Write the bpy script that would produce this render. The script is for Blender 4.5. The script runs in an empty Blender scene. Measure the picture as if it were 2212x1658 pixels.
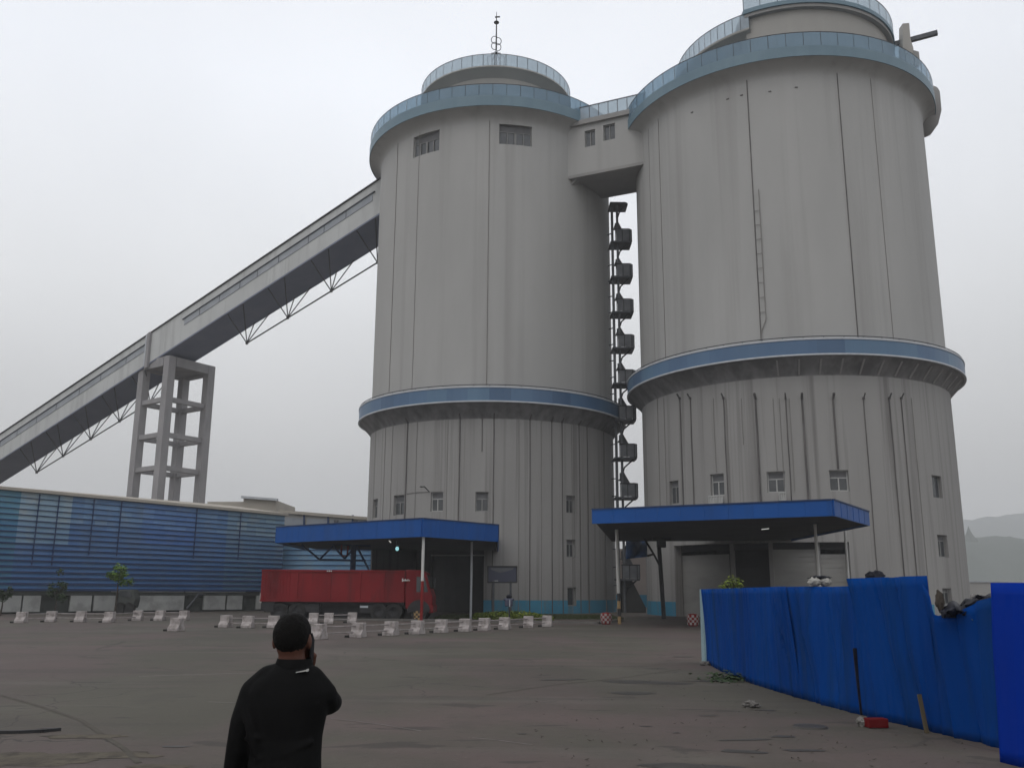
import bpy, bmesh, math, random
from mathutils import Vector, Matrix, noise
random.seed(7)
R = math.radians
SC = bpy.context.scene
COL = SC.collection

# ---------------------------------------------------------------- camera model (used to turn photo measurements into world points)
F, TH, RO, HC = 1970.4, R(12.657), R(.352), 1.68
def ray(x, y):
    u = (x-1106)/F; v = (829-y)/F
    c, s = math.cos(RO), math.sin(RO)
    u, v = c*u-s*v, s*u+c*v
    return Vector((u, math.cos(TH)-v*math.sin(TH), math.sin(TH)+v*math.cos(TH)))
EYE = Vector((0, 0, HC))
def A(x, y, Y): d = ray(x, y); return EYE+d*(Y/d.y)
def G(x, y, z=0.): d = ray(x, y); return EYE+d*((z-HC)/d.z)

# ---------------------------------------------------------------- materials
def nd(nt, typ, **kw):
    n = nt.nodes.new(typ)
    for k, v in kw.items():
        if isinstance(k, str) and hasattr(n, k): setattr(n, k, v)
    return n
def c4(c): return (c[0], c[1], c[2], 1)
def pmat(name, c1, c2=None, scale=1., stretch=(1, 1, 1), rough=.7, metal=0., bump=0., det=4., lo=.35, hi=.65,
         c3=None, s3=.1, st3=(1, 1, 1), f3=.5, lo3=.5, hi3=.62, bscale=None, spec=.3, attr=False):
    m = bpy.data.materials.new(name); m.use_nodes = True
    nt = m.node_tree; b = nt.nodes['Principled BSDF']
    b.inputs['Roughness'].default_value = rough; b.inputs['Metallic'].default_value = metal
    b.inputs['Specular IOR Level'].default_value = spec
    L = nt.links.new
    if c2 is None: c2 = tuple(v*.85 for v in c1)
    geo = nd(nt, 'ShaderNodeNewGeometry')
    def nz(sc, st, d):
        mp = nd(nt, 'ShaderNodeMapping'); mp.inputs['Scale'].default_value = st
        L(geo.outputs['Position'], mp.inputs['Vector'])
        n = nd(nt, 'ShaderNodeTexNoise'); n.inputs['Scale'].default_value = sc; n.inputs['Detail'].default_value = d
        n.inputs['Roughness'].default_value = .6
        L(mp.outputs[0], n.inputs['Vector']); return n
    n = nz(scale, stretch, det)
    r = nd(nt, 'ShaderNodeValToRGB')
    r.color_ramp.elements[0].position = lo; r.color_ramp.elements[1].position = hi
    r.color_ramp.elements[0].color = c4(c1); r.color_ramp.elements[1].color = c4(c2)
    L(n.outputs[0], r.inputs[0]); out = r.outputs[0]
    if c3 is not None:
        n3 = nz(s3, st3, 5.)
        r3 = nd(nt, 'ShaderNodeValToRGB'); r3.color_ramp.elements[0].position = lo3; r3.color_ramp.elements[1].position = hi3
        r3.color_ramp.elements[0].color = (0, 0, 0, 1); r3.color_ramp.elements[1].color = (f3, f3, f3, 1)
        L(n3.outputs[0], r3.inputs[0])
        mx = nd(nt, 'ShaderNodeMix'); mx.data_type = 'RGBA'
        L(r3.outputs[0], mx.inputs[0]); L(out, mx.inputs[6]); mx.inputs[7].default_value = c4(c3); out = mx.outputs[2]
    if attr:
        at = nd(nt, 'ShaderNodeVertexColor'); at.layer_name = 'tone'
        mu = nd(nt, 'ShaderNodeMix'); mu.data_type = 'RGBA'; mu.blend_type = 'MULTIPLY'; mu.inputs[0].default_value = 1
        L(out, mu.inputs[6]); L(at.outputs[0], mu.inputs[7]); out = mu.outputs[2]
    L(out, b.inputs['Base Color'])
    if bump:
        bn = nz(bscale or scale*6, stretch, 3.)
        bp = nd(nt, 'ShaderNodeBump'); bp.inputs['Strength'].default_value = bump; bp.inputs['Distance'].default_value = .05
        L(bn.outputs[0], bp.inputs['Height']); L(bp.outputs[0], b.inputs['Normal'])
    return m
def glassy(name, col, alpha, rough=.15, tint=(.8, .88, .92), c2=None):
    m = pmat(name, col, c2, scale=.35, rough=rough, spec=.5)
    nt = m.node_tree; b = nt.nodes['Principled BSDF']; o = nt.nodes['Material Output']
    t = nd(nt, 'ShaderNodeBsdfTransparent'); t.inputs[0].default_value = c4(tint)
    mx = nd(nt, 'ShaderNodeMixShader'); mx.inputs[0].default_value = alpha
    nt.links.new(t.outputs[0], mx.inputs[1]); nt.links.new(b.outputs[0], mx.inputs[2]); nt.links.new(mx.outputs[0], o.inputs[0])
    return m

M = {}
M['silo'] = pmat('silo_render', (.395, .391, .380), (.355, .352, .342), .25, (1, 1, .25), .85, bump=.04, bscale=6,
                 c3=(.23, .222, .212), s3=.8, st3=(1, 1, .02), f3=.45, lo3=.5, hi3=.7)
M['silo_low'] = pmat('silo_render_stained', (.305, .298, .288), (.262, .255, .246), .4, (1, 1, .1), .85, bump=.04, bscale=6,
                 c3=(.13, .122, .118), s3=1.9, st3=(1, 1, .018), f3=.62, lo3=.52, hi3=.68)
M['soffit'] = pmat('soffit_render', (.30, .29, .28), (.26, .255, .25), .5, rough=.9)
M['soffitd'] = pmat('shaded_grimy_soffit', (.20, .195, .195), (.11, .107, .108), 1.2, (1, 1, .3), .9)  # grime plus the shade under the ledge, both put into the colour
M['roofgrey'] = pmat('penthouse_render', (.36, .345, .32), (.32, .31, .29), .5, (1, 1, .2), .85)
M['fascia'] = pmat('pale_blue_fascia', (.145, .225, .275), (.115, .19, .24), .25, (1, 1, 1), .5, spec=.4, c3=(.10, .17, .22), s3=1.2, st3=(1, 1, .05), f3=.4)
M['ledge'] = pmat('blue_ledge_panel', (.075, .15, .255), (.05, .11, .205), .22, (1, 1, .3), .4, spec=.5, attr=True)
M['stairp'] = pmat('stair_panel', (.085, .09, .10), (.13, .137, .148), 1.5, rough=.6)
M['bpipe'] = pmat('barrier_pipe', (.30, .27, .265), (.2, .18, .175), 4., rough=.7)
M['rail'] = pmat('pale_rail', (.5, .52, .55), (.42, .44, .47), 2., rough=.5)
M['post'] = pmat('grey_post', (.075, .08, .09), (.05, .055, .065), 2., rough=.6)
M['glassw'] = glassy('frosted_balustrade_glass', (.50, .56, .62), .5, .25)
M['glassb'] = glassy('bluish_balustrade_glass', (.22, .33, .42), .55, .2, (.7, .83, .92))
M['stripe'] = pmat('blue_plinth_paint', (.05, .24, .37), (.035, .19, .30), .8, (1, 1, .4), .7, c3=(.12, .14, .13), s3=1.5, st3=(1, 1, .3), f3=.5)
M['pipe'] = pmat('dark_drain_pipe', (.075, .07, .07), (.13, .12, .115), .6, rough=.7)
M['streak'] = pmat('faint_seam', (.20, .19, .18), (.25, .24, .225), .5, rough=.9)
M['pane'] = pmat('window_glass', (.035, .04, .045), (.075, .08, .085), 1.1, (1, 1, .6), .12, spec=.6)
M['frame'] = pmat('window_frame', (.24, .24, .235), (.19, .19, .185), 3., rough=.6)
M['frame_w'] = pmat('white_window_frame', (.45, .45, .44), (.36, .36, .35), 3., rough=.6)
M['blind'] = pmat('window_head_panel', (.15, .15, .155), (.11, .11, .115), 2., rough=.7)
M['canopy'] = pmat('blue_canopy_sheet', (.0008, .075, .31), (.0008, .062, .26), .3, (1, 1, .2), .5, spec=.2, c3=(.006, .05, .17), s3=1.5, st3=(1, 1, .08), f3=.35)
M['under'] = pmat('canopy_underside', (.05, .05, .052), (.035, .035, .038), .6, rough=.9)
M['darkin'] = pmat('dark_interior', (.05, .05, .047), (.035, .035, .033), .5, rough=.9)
M['shutter'] = pmat('grey_shutter', (.30, .295, .28), (.25, .245, .235), .5, (1, 1, 3), .8)
M['white'] = pmat('white_paint', (.62, .62, .60), (.45, .45, .43), 2., (1, 1, .3), .6)
M['redp'] = pmat('red_paint', (.22, .016, .016), (.16, .012, .012), 3., rough=.6, spec=.15)
M['brickred'] = pmat('dull_red', (.13, .006, .008), (.09, .005, .006), 5., rough=.8, spec=.1)
M['black'] = pmat('black_metal', (.018, .018, .02), (.03, .03, .032), 3., rough=.6)
M['conv'] = pmat('gallery_cladding', (.52, .53, .525), (.46, .47, .465), .35, (1, 1, .5), .75, c3=(.27, .27, .27), s3=1.2, st3=(1, 1, .08), f3=.3)
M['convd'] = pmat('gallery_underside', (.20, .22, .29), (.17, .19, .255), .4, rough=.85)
M['band'] = pmat('gallery_window_band', (.22, .24, .27), (.29, .31, .34), .6, rough=.3, spec=.5)
M['tower'] = pmat('concrete_frame', (.31, .30, .305), (.25, .245, .25), .9, (1, 1, .4), .9, bump=.05)
M['wblue'] = pmat('blue_cladding', (.10, .225, .47), (.072, .175, .39), .25, (1, 1, .4), .45, spec=.4, attr=True, c3=(.14, .22, .33), s3=.6, f3=.4)
M['girt'] = pmat('navy_girt', (.015, .035, .10), (.02, .045, .12), 1., rough=.6)
M['beige'] = pmat('beige_roof', (.42, .385, .33), (.36, .33, .29), .4, rough=.85)
M['cream'] = pmat('pale_wall', (.42, .41, .39), (.36, .35, .335), .4, rough=.85)
M['panelw'] = pmat('white_base_panel', (.36, .365, .35), (.28, .285, .28), .6, (1, 1, .3), .7, c3=(.14, .14, .13), s3=1., st3=(1, 1, 1), f3=.4)
M['dgreen'] = pmat('dark_plinth', (.04, .045, .042), (.065, .07, .065), .8, rough=.9)
M['concb'] = pmat('painted_concrete', (.40, .365, .355), (.29, .262, .255), 3.5, rough=.85, bump=.2, bscale=25, c3=(.15, .13, .12), s3=5., f3=.7, lo3=.5, hi3=.66)
M['truck'] = pmat('faded_red_paint', (.21, .012, .016), (.14, .009, .012), .6, (1, 1, .4), .6, spec=.12, c3=(.06, .012, .012), s3=1.8, st3=(1, 1, .15), f3=.45)
M['tyre'] = pmat('rubber', (.018, .018, .018), (.028, .027, .026), 5., rough=.9)
M['fence'] = pmat('blue_hoarding_sheet', (.0004, .050, .245), (.0003, .034, .185), .7, (1, 1, .15), .6, spec=.02, bump=.06, bscale=3,
                  c3=(.006, .030, .085), s3=2.4, st3=(1, 1, .10), f3=.65, lo3=.48, hi3=.7)
M['fence2'] = pmat('deep_blue_hoarding_sheet', (.0004, .030, .31), (.0004, .024, .26), .5, (1, 1, .2), .6, spec=.02, c3=(.006, .03, .12), s3=1.5, st3=(1, 1, .1), f3=.4)
M['palefold'] = pmat('pale_sheet_edge', (.30, .42, .45), (.2, .3, .34), 2., rough=.6)
M['tarp'] = pmat('black_tarpaulin', (.006, .007, .012), (.011, .012, .02), 4., rough=.5, spec=.15)
M['tarpb'] = pmat('grey_blue_sheeting', (.10, .16, .21), (.06, .10, .14), 4., rough=.5)
M['sack'] = pmat('white_sack', (.42, .41, .38), (.25, .245, .23), 6., rough=.9, bump=.3)
M['wood'] = pmat('weathered_wood', (.10, .08, .045), (.07, .055, .035), 6., (3, 3, .4), .85)
M['paper'] = pmat('litter_paper', (.22, .21, .20), (.13, .125, .115), 9., rough=.9)
M['shirt'] = pmat('black_fabric', (.0065, .0065, .0068), (.005, .005, .0052), 4., rough=.8, bump=.15, bscale=9, spec=.08)
M['trouser'] = pmat('dark_trousers', (.02, .02, .025), (.014, .014, .018), 4., rough=.9)
M['skin'] = pmat('skin', (.115, .046, .030), (.085, .034, .022), 12., rough=.55)
M['hair'] = pmat('black_hair', (.004, .0037, .0035), (.008, .0074, .007), 60., rough=.7, bump=.5, bscale=160, spec=.1)
M['leafy'] = pmat('yellow_green_leaves', (.20, .25, .02), (.10, .15, .012), 2.5, rough=.7)
M['leafd'] = pmat('dark_green_leaves', (.045, .075, .03), (.03, .055, .02), 2., rough=.7)
M['leafb'] = pmat('light_green_leaves', (.15, .26, .03), (.09, .17, .02), 2., rough=.7)
M['grass'] = pmat('dull_grass', (.06, .075, .025), (.045, .055, .02), 3., rough=.9)
M['bark'] = pmat('bark', (.06, .05, .04), (.04, .033, .028), 5., rough=.9)
M['hill'] = pmat('wooded_hill', (.05, .065, .05), (.035, .05, .035), .05, rough=.95)
M['kerb'] = pmat('kerb_concrete', (.15, .14, .13), (.11, .105, .10), 2., rough=.9)
M['board'] = pmat('dark_sign_board', (.045, .05, .085), (.035, .04, .07), .9, rough=.4, spec=.4)
M['boardl'] = pmat('pale_sign_sky', (.10, .105, .12), (.075, .08, .095), 1.5, rough=.3, spec=.5)
M['pink'] = pmat('rear_wall_render', (.40, .345, .315), (.35, .30, .275), .5, rough=.9)
M['awn'] = pmat('blue_awning', (.03, .10, .25), (.02, .07, .18), 3., rough=.4, spec=.5)
M['puddle'] = pmat('damp_patch', (.034, .031, .028), (.048, .044, .039), 3., rough=.5, spec=.25)
M['tan'] = pmat('gold_paint', (.40, .27, .13), (.28, .18, .09), 8., rough=.6)
m = bpy.data.materials.new('lamp_glow'); m.use_nodes = True
b = m.node_tree.nodes['Principled BSDF']; b.inputs['Emission Color'].default_value = (.35, .8, .85, 1); b.inputs['Emission Strength'].default_value = .8
M['glow'] = m
m = bpy.data.materials.new('lamp_glow_white'); m.use_nodes = True
b = m.node_tree.nodes['Principled BSDF']; b.inputs['Emission Color'].default_value = (.9, .9, .85, 1); b.inputs['Emission Strength'].default_value = .9
M['gloww'] = m; b.inputs['Emission Strength'].default_value = .45

def ground_material():
    m = pmat('yard_concrete', (.080, .073, .057), (.060, .055, .042), .16, (1, .6, 1), .82, bump=.06, bscale=9,
             c3=(.088, .066, .062), s3=.22, st3=(1, .4, 1), f3=.9, lo3=.46, hi3=.58)
    nt = m.node_tree; L = nt.links.new; b = nt.nodes['Principled BSDF']
    src = b.inputs['Base Color'].links[0].from_socket
    geo = nd(nt, 'ShaderNodeNewGeometry')
    def layer(src, col, scale, st, lo, hi, fac, rot=0, det=6.):
        mp = nd(nt, 'ShaderNodeMapping'); mp.inputs['Scale'].default_value = st; mp.inputs['Rotation'].default_value = (0, 0, rot)
        L(geo.outputs['Position'], mp.inputs['Vector'])
        n = nd(nt, 'ShaderNodeTexNoise'); n.inputs['Scale'].default_value = scale; n.inputs['Detail'].default_value = det
        n.inputs['Distortion'].default_value = .4
        L(mp.outputs[0], n.inputs['Vector'])
        r = nd(nt, 'ShaderNodeValToRGB'); r.color_ramp.elements[0].position = lo; r.color_ramp.elements[1].position = hi
        r.color_ramp.elements[0].color = (0, 0, 0, 1); r.color_ramp.elements[1].color = (fac, fac, fac, 1)
        L(n.outputs[0], r.inputs[0])
        mx = nd(nt, 'ShaderNodeMix'); mx.data_type = 'RGBA'
        L(r.outputs[0], mx.inputs[0]); L(src, mx.inputs[6]); mx.inputs[7].default_value = c4(col)
        return mx.outputs[2]
    s = layer(src, (.052, .048, .038), .10, (1, .7, 1), .46, .62, .55)                    # broad darker zones
    s = layer(s, (.100, .072, .068), .30, (.6, 1, 1), .50, .64, .75, R(25))             # pinkish worn zones
    s = layer(s, (.108, .100, .082), .22, (1, .6, 1), .54, .68, .5, R(-40))             # paler dusty zones
    s = layer(s, (.054, .049, .041), .8, (1, .7, 1), .54, .68, .45)                     # small darker patches
    s = layer(s, (.125, .115, .10), .5, (.22, 1.5, 1), .58, .66, .30, R(33))            # faint tyre drags
    s = layer(s, (.045, .041, .036), .5, (.22, 1.6, 1), .59, .66, .35, R(-52))
    s = layer(s, (.045, .040, .033), 6., (1, 1, 1), .58, .70, .35)                      # speckle
    s = layer(s, (.13, .12, .105), 12., (1, 1, 1), .62, .70, .3)
    def cracks(src, scale, wid, fac, col):
        mp = nd(nt, 'ShaderNodeMapping'); mp.inputs['Scale'].default_value = (1, .8, 1); L(geo.outputs['Position'], mp.inputs['Vector'])
        n = nd(nt, 'ShaderNodeTexNoise'); n.inputs['Scale'].default_value = 1.3; n.inputs['Detail'].default_value = 5; L(mp.outputs[0], n.inputs['Vector'])
        ad = nd(nt, 'ShaderNodeVectorMath'); ad.operation = 'MULTIPLY_ADD'; L(n.outputs['Color'], ad.inputs[0]); ad.inputs[1].default_value = (1.1, 1.1, 0); L(mp.outputs[0], ad.inputs[2])
        v = nd(nt, 'ShaderNodeTexVoronoi'); v.feature = 'DISTANCE_TO_EDGE'; v.inputs['Scale'].default_value = scale; L(ad.outputs[0], v.inputs['Vector'])
        r = nd(nt, 'ShaderNodeMapRange'); r.inputs[1].default_value = wid; r.inputs[2].default_value = wid*.3; r.inputs[3].default_value = 0; r.inputs[4].default_value = fac; L(v.outputs[0], r.inputs[0])
        # only here and there
        n2 = nd(nt, 'ShaderNodeTexNoise'); n2.inputs['Scale'].default_value = .22; L(geo.outputs['Position'], n2.inputs['Vector'])
        r2 = nd(nt, 'ShaderNodeMapRange'); r2.inputs[1].default_value = .48; r2.inputs[2].default_value = .6; L(n2.outputs[0], r2.inputs[0])
        mm = nd(nt, 'ShaderNodeMath'); mm.operation = 'MULTIPLY'; L(r.outputs[0], mm.inputs[0]); L(r2.outputs[0], mm.inputs[1])
        mx = nd(nt, 'ShaderNodeMix'); mx.data_type = 'RGBA'; L(mm.outputs[0], mx.inputs[0]); L(src, mx.inputs[6]); mx.inputs[7].default_value = c4(col); return mx.outputs[2]
    s = cracks(s, .28, .006, .75, (.03, .027, .024))
    s = layer(s, (.035, .032, .028), 1.1, (.6, 1.2, 1), .63, .66, .6, R(20))      # sharp-edged oil and damp stains
    s = layer(s, (.03, .028, .025), 26., (1, 1, 1), .66, .70, .6)                 # grit
    L(s, b.inputs['Base Color'])
    return m
M['ground'] = ground_material()

# ---------------------------------------------------------------- mesh helpers
def empty(name, loc=(0, 0, 0), label=None, cat=None, group=None, kind=None):
    o = bpy.data.objects.new(name, None); COL.objects.link(o); o.location = loc; o.empty_display_size = .3
    tag(o, label, cat, group, kind); return o
def tag(o, label=None, cat=None, group=None, kind=None):
    if label: o['label'] = label
    if cat: o['category'] = cat
    if group: o['group'] = group
    if kind: o['kind'] = kind
    return o
def wloc(o):
    v = Vector(o.location)
    while o.parent: o = o.parent; v += Vector(o.location)
    return v
class MB:
    def __init__(s): s.v = []; s.f = []; s.t = []; s.cur = None
    def add(s, vs, fs):
        k = len(s.v); s.v += [Vector(p) for p in vs]; s.f += [[i+k for i in f] for f in fs]; s.t += [s.cur]*len(fs); return s
    def hexa(s, p):   # 8 points: bottom 4 ccw, top 4 ccw
        return s.add(p, [(3, 2, 1, 0), (4, 5, 6, 7), (0, 1, 5, 4), (1, 2, 6, 5), (2, 3, 7, 6), (3, 0, 4, 7)])
    def box(s, c, d, rz=0, ax=None):
        x, y, z = d[0]/2, d[1]/2, d[2]/2
        m = Matrix.Rotation(rz, 3, 'Z') if ax is None else ax
        return s.hexa([Vector(c)+m @ Vector(q) for q in ((-x, -y, -z), (x, -y, -z), (x, y, -z), (-x, y, -z), (-x, -y, z), (x, -y, z), (x, y, z), (-x, y, z))])
    def bar(s, p, q, w, h=None, up=(0, 0, 1)):   # rectangular bar between two points
        p, q = Vector(p), Vector(q); h = h or w; d = (q-p).normalized(); u = Vector(up)
        if abs(d.dot(u)) > .97: u = Vector((0, 1, 0))
        r = d.cross(u).normalized(); t = r.cross(d)
        a, b = r*w/2, t*h/2
        return s.hexa([p-a-b, p+a-b, q+a-b, q-a-b, p-a+b, p+a+b, q+a+b, q-a+b])
    def tube(s, pts, r, n=8, cap=True):
        pts = [Vector(p) for p in pts]; rs = r if isinstance(r, (list, tuple)) else [r]*len(pts)
        vs = []; fs = []; prev = None
        for i, p in enumerate(pts):
            d = (pts[min(i+1, len(pts)-1)]-pts[max(i-1, 0)]).normalized()
            u = prev if prev is not None else (Vector((0, 0, 1)) if abs(d.z) < .9 else Vector((1, 0, 0)))
            a = (u-d*u.dot(d)).normalized(); prev = a; bb = d.cross(a)
            for k in range(n):
                t = 2*math.pi*k/n; vs.append(p+(a*math.cos(t)+bb*math.sin(t))*rs[i])
        for i in range(len(pts)-1):
            for k in range(n): fs.append((i*n+k, i*n+(k+1) % n, (i+1)*n+(k+1) % n, (i+1)*n+k))
        if cap: fs.append(tuple(range(n))[::-1]); fs.append(tuple((len(pts)-1)*n+k for k in range(n)))
        return s.add(vs, fs)
    def prism(s, poly, z0, z1):
        n = len(poly); vs = [(p[0], p[1], z0) for p in poly]+[(p[0], p[1], z1) for p in poly]
        return s.add(vs, [tuple(range(n))[::-1], tuple(range(n, 2*n))]+[(i, (i+1) % n, n+(i+1) % n, n+i) for i in range(n)])
    def extr(s, poly, d):       # planar polygon extruded by the vector d
        n = len(poly); d = Vector(d); vs = [Vector(p) for p in poly]+[Vector(p)+d for p in poly]
        return s.add(vs, [tuple(range(n))[::-1], tuple(range(n, 2*n))]+[(i, (i+1) % n, n+(i+1) % n, n+i) for i in range(n)])
    def lathe(s, prof, c, n=128, a0=0, a1=2*math.pi, closed=False):
        full = abs(a1-a0-2*math.pi) < 1e-6; k = n if full else n+1; vs = []; fs = []; m = len(prof)
        for i in range(k):
            a = a0+(a1-a0)*i/n
            for r, z in prof: vs.append((c[0]+r*math.sin(a), c[1]-r*math.cos(a), z))
        for i in range(n):
            j = (i+1) % k
            for q in range(m if closed else m-1):
                q2 = (q+1) % m; fs.append((i*m+q, j*m+q, j*m+q2, i*m+q2))
        if not full and closed: fs += [tuple(range(m)), tuple(range((k-1)*m, k*m))[::-1]]
        return s.add(vs, fs)
    def ell(s, c, r, n=16, mrot=None):
        vs = []; fs = []; h = n//2; mrot = mrot or Matrix.Identity(3)
        for i in range(h+1):
            t = math.pi*i/h
            for k in range(n):
                a = 2*math.pi*k/n
                vs.append(Vector(c)+mrot @ Vector((r[0]*math.sin(t)*math.cos(a), r[1]*math.sin(t)*math.sin(a), r[2]*math.cos(t))))
        for i in range(h):
            for k in range(n): fs.append((i*n+k, (i+1)*n+k, (i+1)*n+(k+1) % n, i*n+(k+1) % n))
        return s.add(vs, fs)
    def build(s, name, mat, parent=None, smooth=False, bevel=0, label=None, kind=None, clean=False):
        off = wloc(parent) if parent else Vector((0, 0, 0))
        me = bpy.data.meshes.new(name); me.from_pydata([tuple(p-off) for p in s.v], [], s.f); me.validate()
        bm = bmesh.new(); bm.from_mesh(me)
        if clean: bmesh.ops.remove_doubles(bm, verts=bm.verts, dist=1e-5)
        bmesh.ops.recalc_face_normals(bm, faces=bm.faces)
        bm.to_mesh(me); bm.free()
        if any(t is not None for t in s.t) and len(me.polygons) == len(s.t):
            ca = me.color_attributes.new('tone', 'FLOAT_COLOR', 'CORNER')
            for p in me.polygons:
                t = s.t[p.index] or (1, 1, 1)
                for li in p.loop_indices: ca.data[li].color = (t[0], t[1], t[2], 1)
        me.materials.append(mat)
        o = bpy.data.objects.new(name, me); COL.objects.link(o)
        if parent: o.parent = parent
        if smooth: shade(o)
        if bevel:
            mo = o.modifiers.new('bevel', 'BEVEL'); mo.width = bevel; mo.segments = 2; mo.limit_method = 'ANGLE'; mo.angle_limit = R(40)
        if label: o['label'] = label
        if kind: o['kind'] = kind
        return o
def shade(o, ang=38):
    me = o.data
    for p in me.polygons: p.use_smooth = True
    bm = bmesh.new(); bm.from_mesh(me)
    for e in bm.edges:
        if len(e.link_faces) == 2 and e.calc_face_angle(0) > R(ang): e.smooth = False
    bm.to_mesh(me); bm.free()
def remesh(mb, name, mat, parent, voxel=.008, smooth=4):
    o = mb.build(name, mat, parent)
    mo = o.modifiers.new('r', 'REMESH'); mo.mode = 'VOXEL'; mo.voxel_size = voxel
    sm = o.modifiers.new('s', 'SMOOTH'); sm.iterations = smooth; sm.factor = .5
    dg = bpy.context.evaluated_depsgraph_get(); dg.update()
    me = bpy.data.meshes.new_from_object(o.evaluated_get(dg))
    o.modifiers.clear(); old = o.data; o.data = me; bpy.data.meshes.remove(old)
    for p in me.polygons: p.use_smooth = True
    return o
def copy_tree(o, loc=None, rz=None):
    c = o.copy(); COL.objects.link(c)
    if loc is not None: c.location = loc
    if rz is not None: c.rotation_euler = (0, 0, rz)
    for ch in o.children:
        d = ch.copy(); COL.objects.link(d); d.parent = c
        for g in ch.children:
            e = g.copy(); COL.objects.link(e); e.parent = d
    return c

# ---------------------------------------------------------------- silos
CL, CR = (-1.62, 75.), (20.58, 66.38)
RL, RR = 10.0, 10.82
def cyl(x, y, c, r):
    """photo point -> (angle, z) on the near side of a silo"""
    d = ray(x, y); n = math.hypot(d.x, d.y); dx, dy = d.x/n, d.y/n
    bb = dx*c[0]+dy*c[1]; q = bb*bb-(c[0]**2+c[1]**2-r*r); t = bb-math.sqrt(max(q, 0))
    X, Y = dx*t, dy*t
    return math.atan2(X-c[0], -(Y-c[1])), HC+d.z/n*t
def cp(c, r, a, z): return Vector((c[0]+r*math.sin(a), c[1]-r*math.cos(a), z))
def cbox(mb, c, a0, a1, z0, z1, r0, r1):
    return mb.hexa([cp(c, r1, a0, z0), cp(c, r1, a1, z0), cp(c, r0, a1, z0), cp(c, r0, a0, z0), cp(c, r1, a0, z1), cp(c, r1, a1, z1), cp(c, r0, a1, z1), cp(c, r0, a0, z1)])
def wrect(x0, y0, x1, y1, c, r):
    a0, z1 = cyl(x0, (y0+y1)/2, c, r)[0], 0
    a1 = cyl(x1, (y0+y1)/2, c, r)[0]
    xm = (x0+x1)/2
    return (a0, a1, cyl(xm, y1, c, r)[1], cyl(xm, y0, c, r)[1])
def drum(name, mat, parent, c, r, z0, z1, ops, depth=.28, n=168):
    aa = sorted(set([2*math.pi*i/n-math.pi for i in range(n)]+[x for o in ops for x in o[:2]]))
    keep = [aa[0]]
    fixed = set(x for o in ops for x in o[:2])
    for a in aa[1:]:
        if a-keep[-1] < .004:
            if a in fixed: keep[-1] = a
            continue
        keep.append(a)
    aa = keep
    zz = sorted(set([z0, z1]+[x for o in ops for x in o[2:4] if z0 < x < z1]))
    mb = MB(); idx = {}
    def vid(i, j):
        k = (i % len(aa), j)
        if k not in idx: idx[k] = len(mb.v); mb.v.append(cp(c, r, aa[k[0]], zz[j]))
        return idx[k]
    for i in range(len(aa)):
        an = aa[(i+1) % len(aa)]
        if an < aa[i]: an += 2*math.pi
        am = (aa[i]+an)/2
        for j in range(len(zz)-1):
            zm = (zz[j]+zz[j+1])/2
            if any(o[0] < am < o[1] and o[2] < zm < o[3] for o in ops): continue
            mb.f.append([vid(i, j), vid(i+1, j), vid(i+1, j+1), vid(i, j+1)]); mb.t.append(None)
    for o in ops:      # reveals
        a0, a1, za, zb = o[:4]; za = max(za, z0); ri = r-(o[4] if len(o) > 4 else depth)
        for q in ((cp(c, r, a0, za), cp(c, ri, a0, za), cp(c, ri, a0, zb), cp(c, r, a0, zb)), (cp(c, r, a1, za), cp(c, ri, a1, za), cp(c, ri, a1, zb), cp(c, r, a1, zb))):
            mb.add(q, [(0, 1, 2, 3)])
        k = max(1, int((a1-a0)/.03))
        for t in range(k):
            u, v = a0+(a1-a0)*t/k, a0+(a1-a0)*(t+1)/k
            for z in ((za, zb) if za > .3 else (zb,)):
                mb.add((cp(c, r, u, z), cp(c, ri, u, z), cp(c, ri, v, z), cp(c, r, v, z)), [(0, 1, 2, 3)])
    return mb.build(name, mat, parent, smooth=True)
def window(parent, c, r, o, style='two', fm='frame', name='window', lab=None):
    a0, a1, z0, z1 = o[:4]; rr = r-.20; da = .07/r; w = a1-a0; h = z1-z0
    fr = MB()
    cbox(fr, c, a0, a1, z0, z0+.07, rr-.06, rr); cbox(fr, c, a0, a1, z1-.07, z1, rr-.06, rr)
    for a in (a0, a1-da): cbox(fr, c, a, a+da, z0+.07, z1-.07, rr-.06, rr)
    zt = z1-.07
    pn = MB(); hd = MB()
    if style in ('two', 'head', 'four'):
        zt = z0+h*(.62 if style != 'two' else .72)
        cbox(fr, c, a0+da, a1-da, zt, zt+.06, rr-.06, rr+.01)
        cbox(hd, c, a0+da, a1-da, zt+.06, z1-.07, rr-.05, rr-.03)
    mulls = {'two': (.5,), 'head': (.5,), 'four': (.25, .5, .75), 'one': ()}[style]
    for u in mulls:
        k = 1.7 if (style == 'four' and u == .5) else .7
        am = a0+w*u; cbox(fr, c, am-da*k/1.4, am+da*k/1.4, z0+.07, zt, rr-.06, rr+.01)
    cbox(pn, c, a0+da, a1-da, z0+.07, zt, rr-.05, rr-.03)
    f = fr.build(name, M[fm], parent, label=lab)
    pn.build('pane', M['pane'], f)
    if hd.v: hd.build('head_panel', M['blind'], f)
    return f
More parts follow.
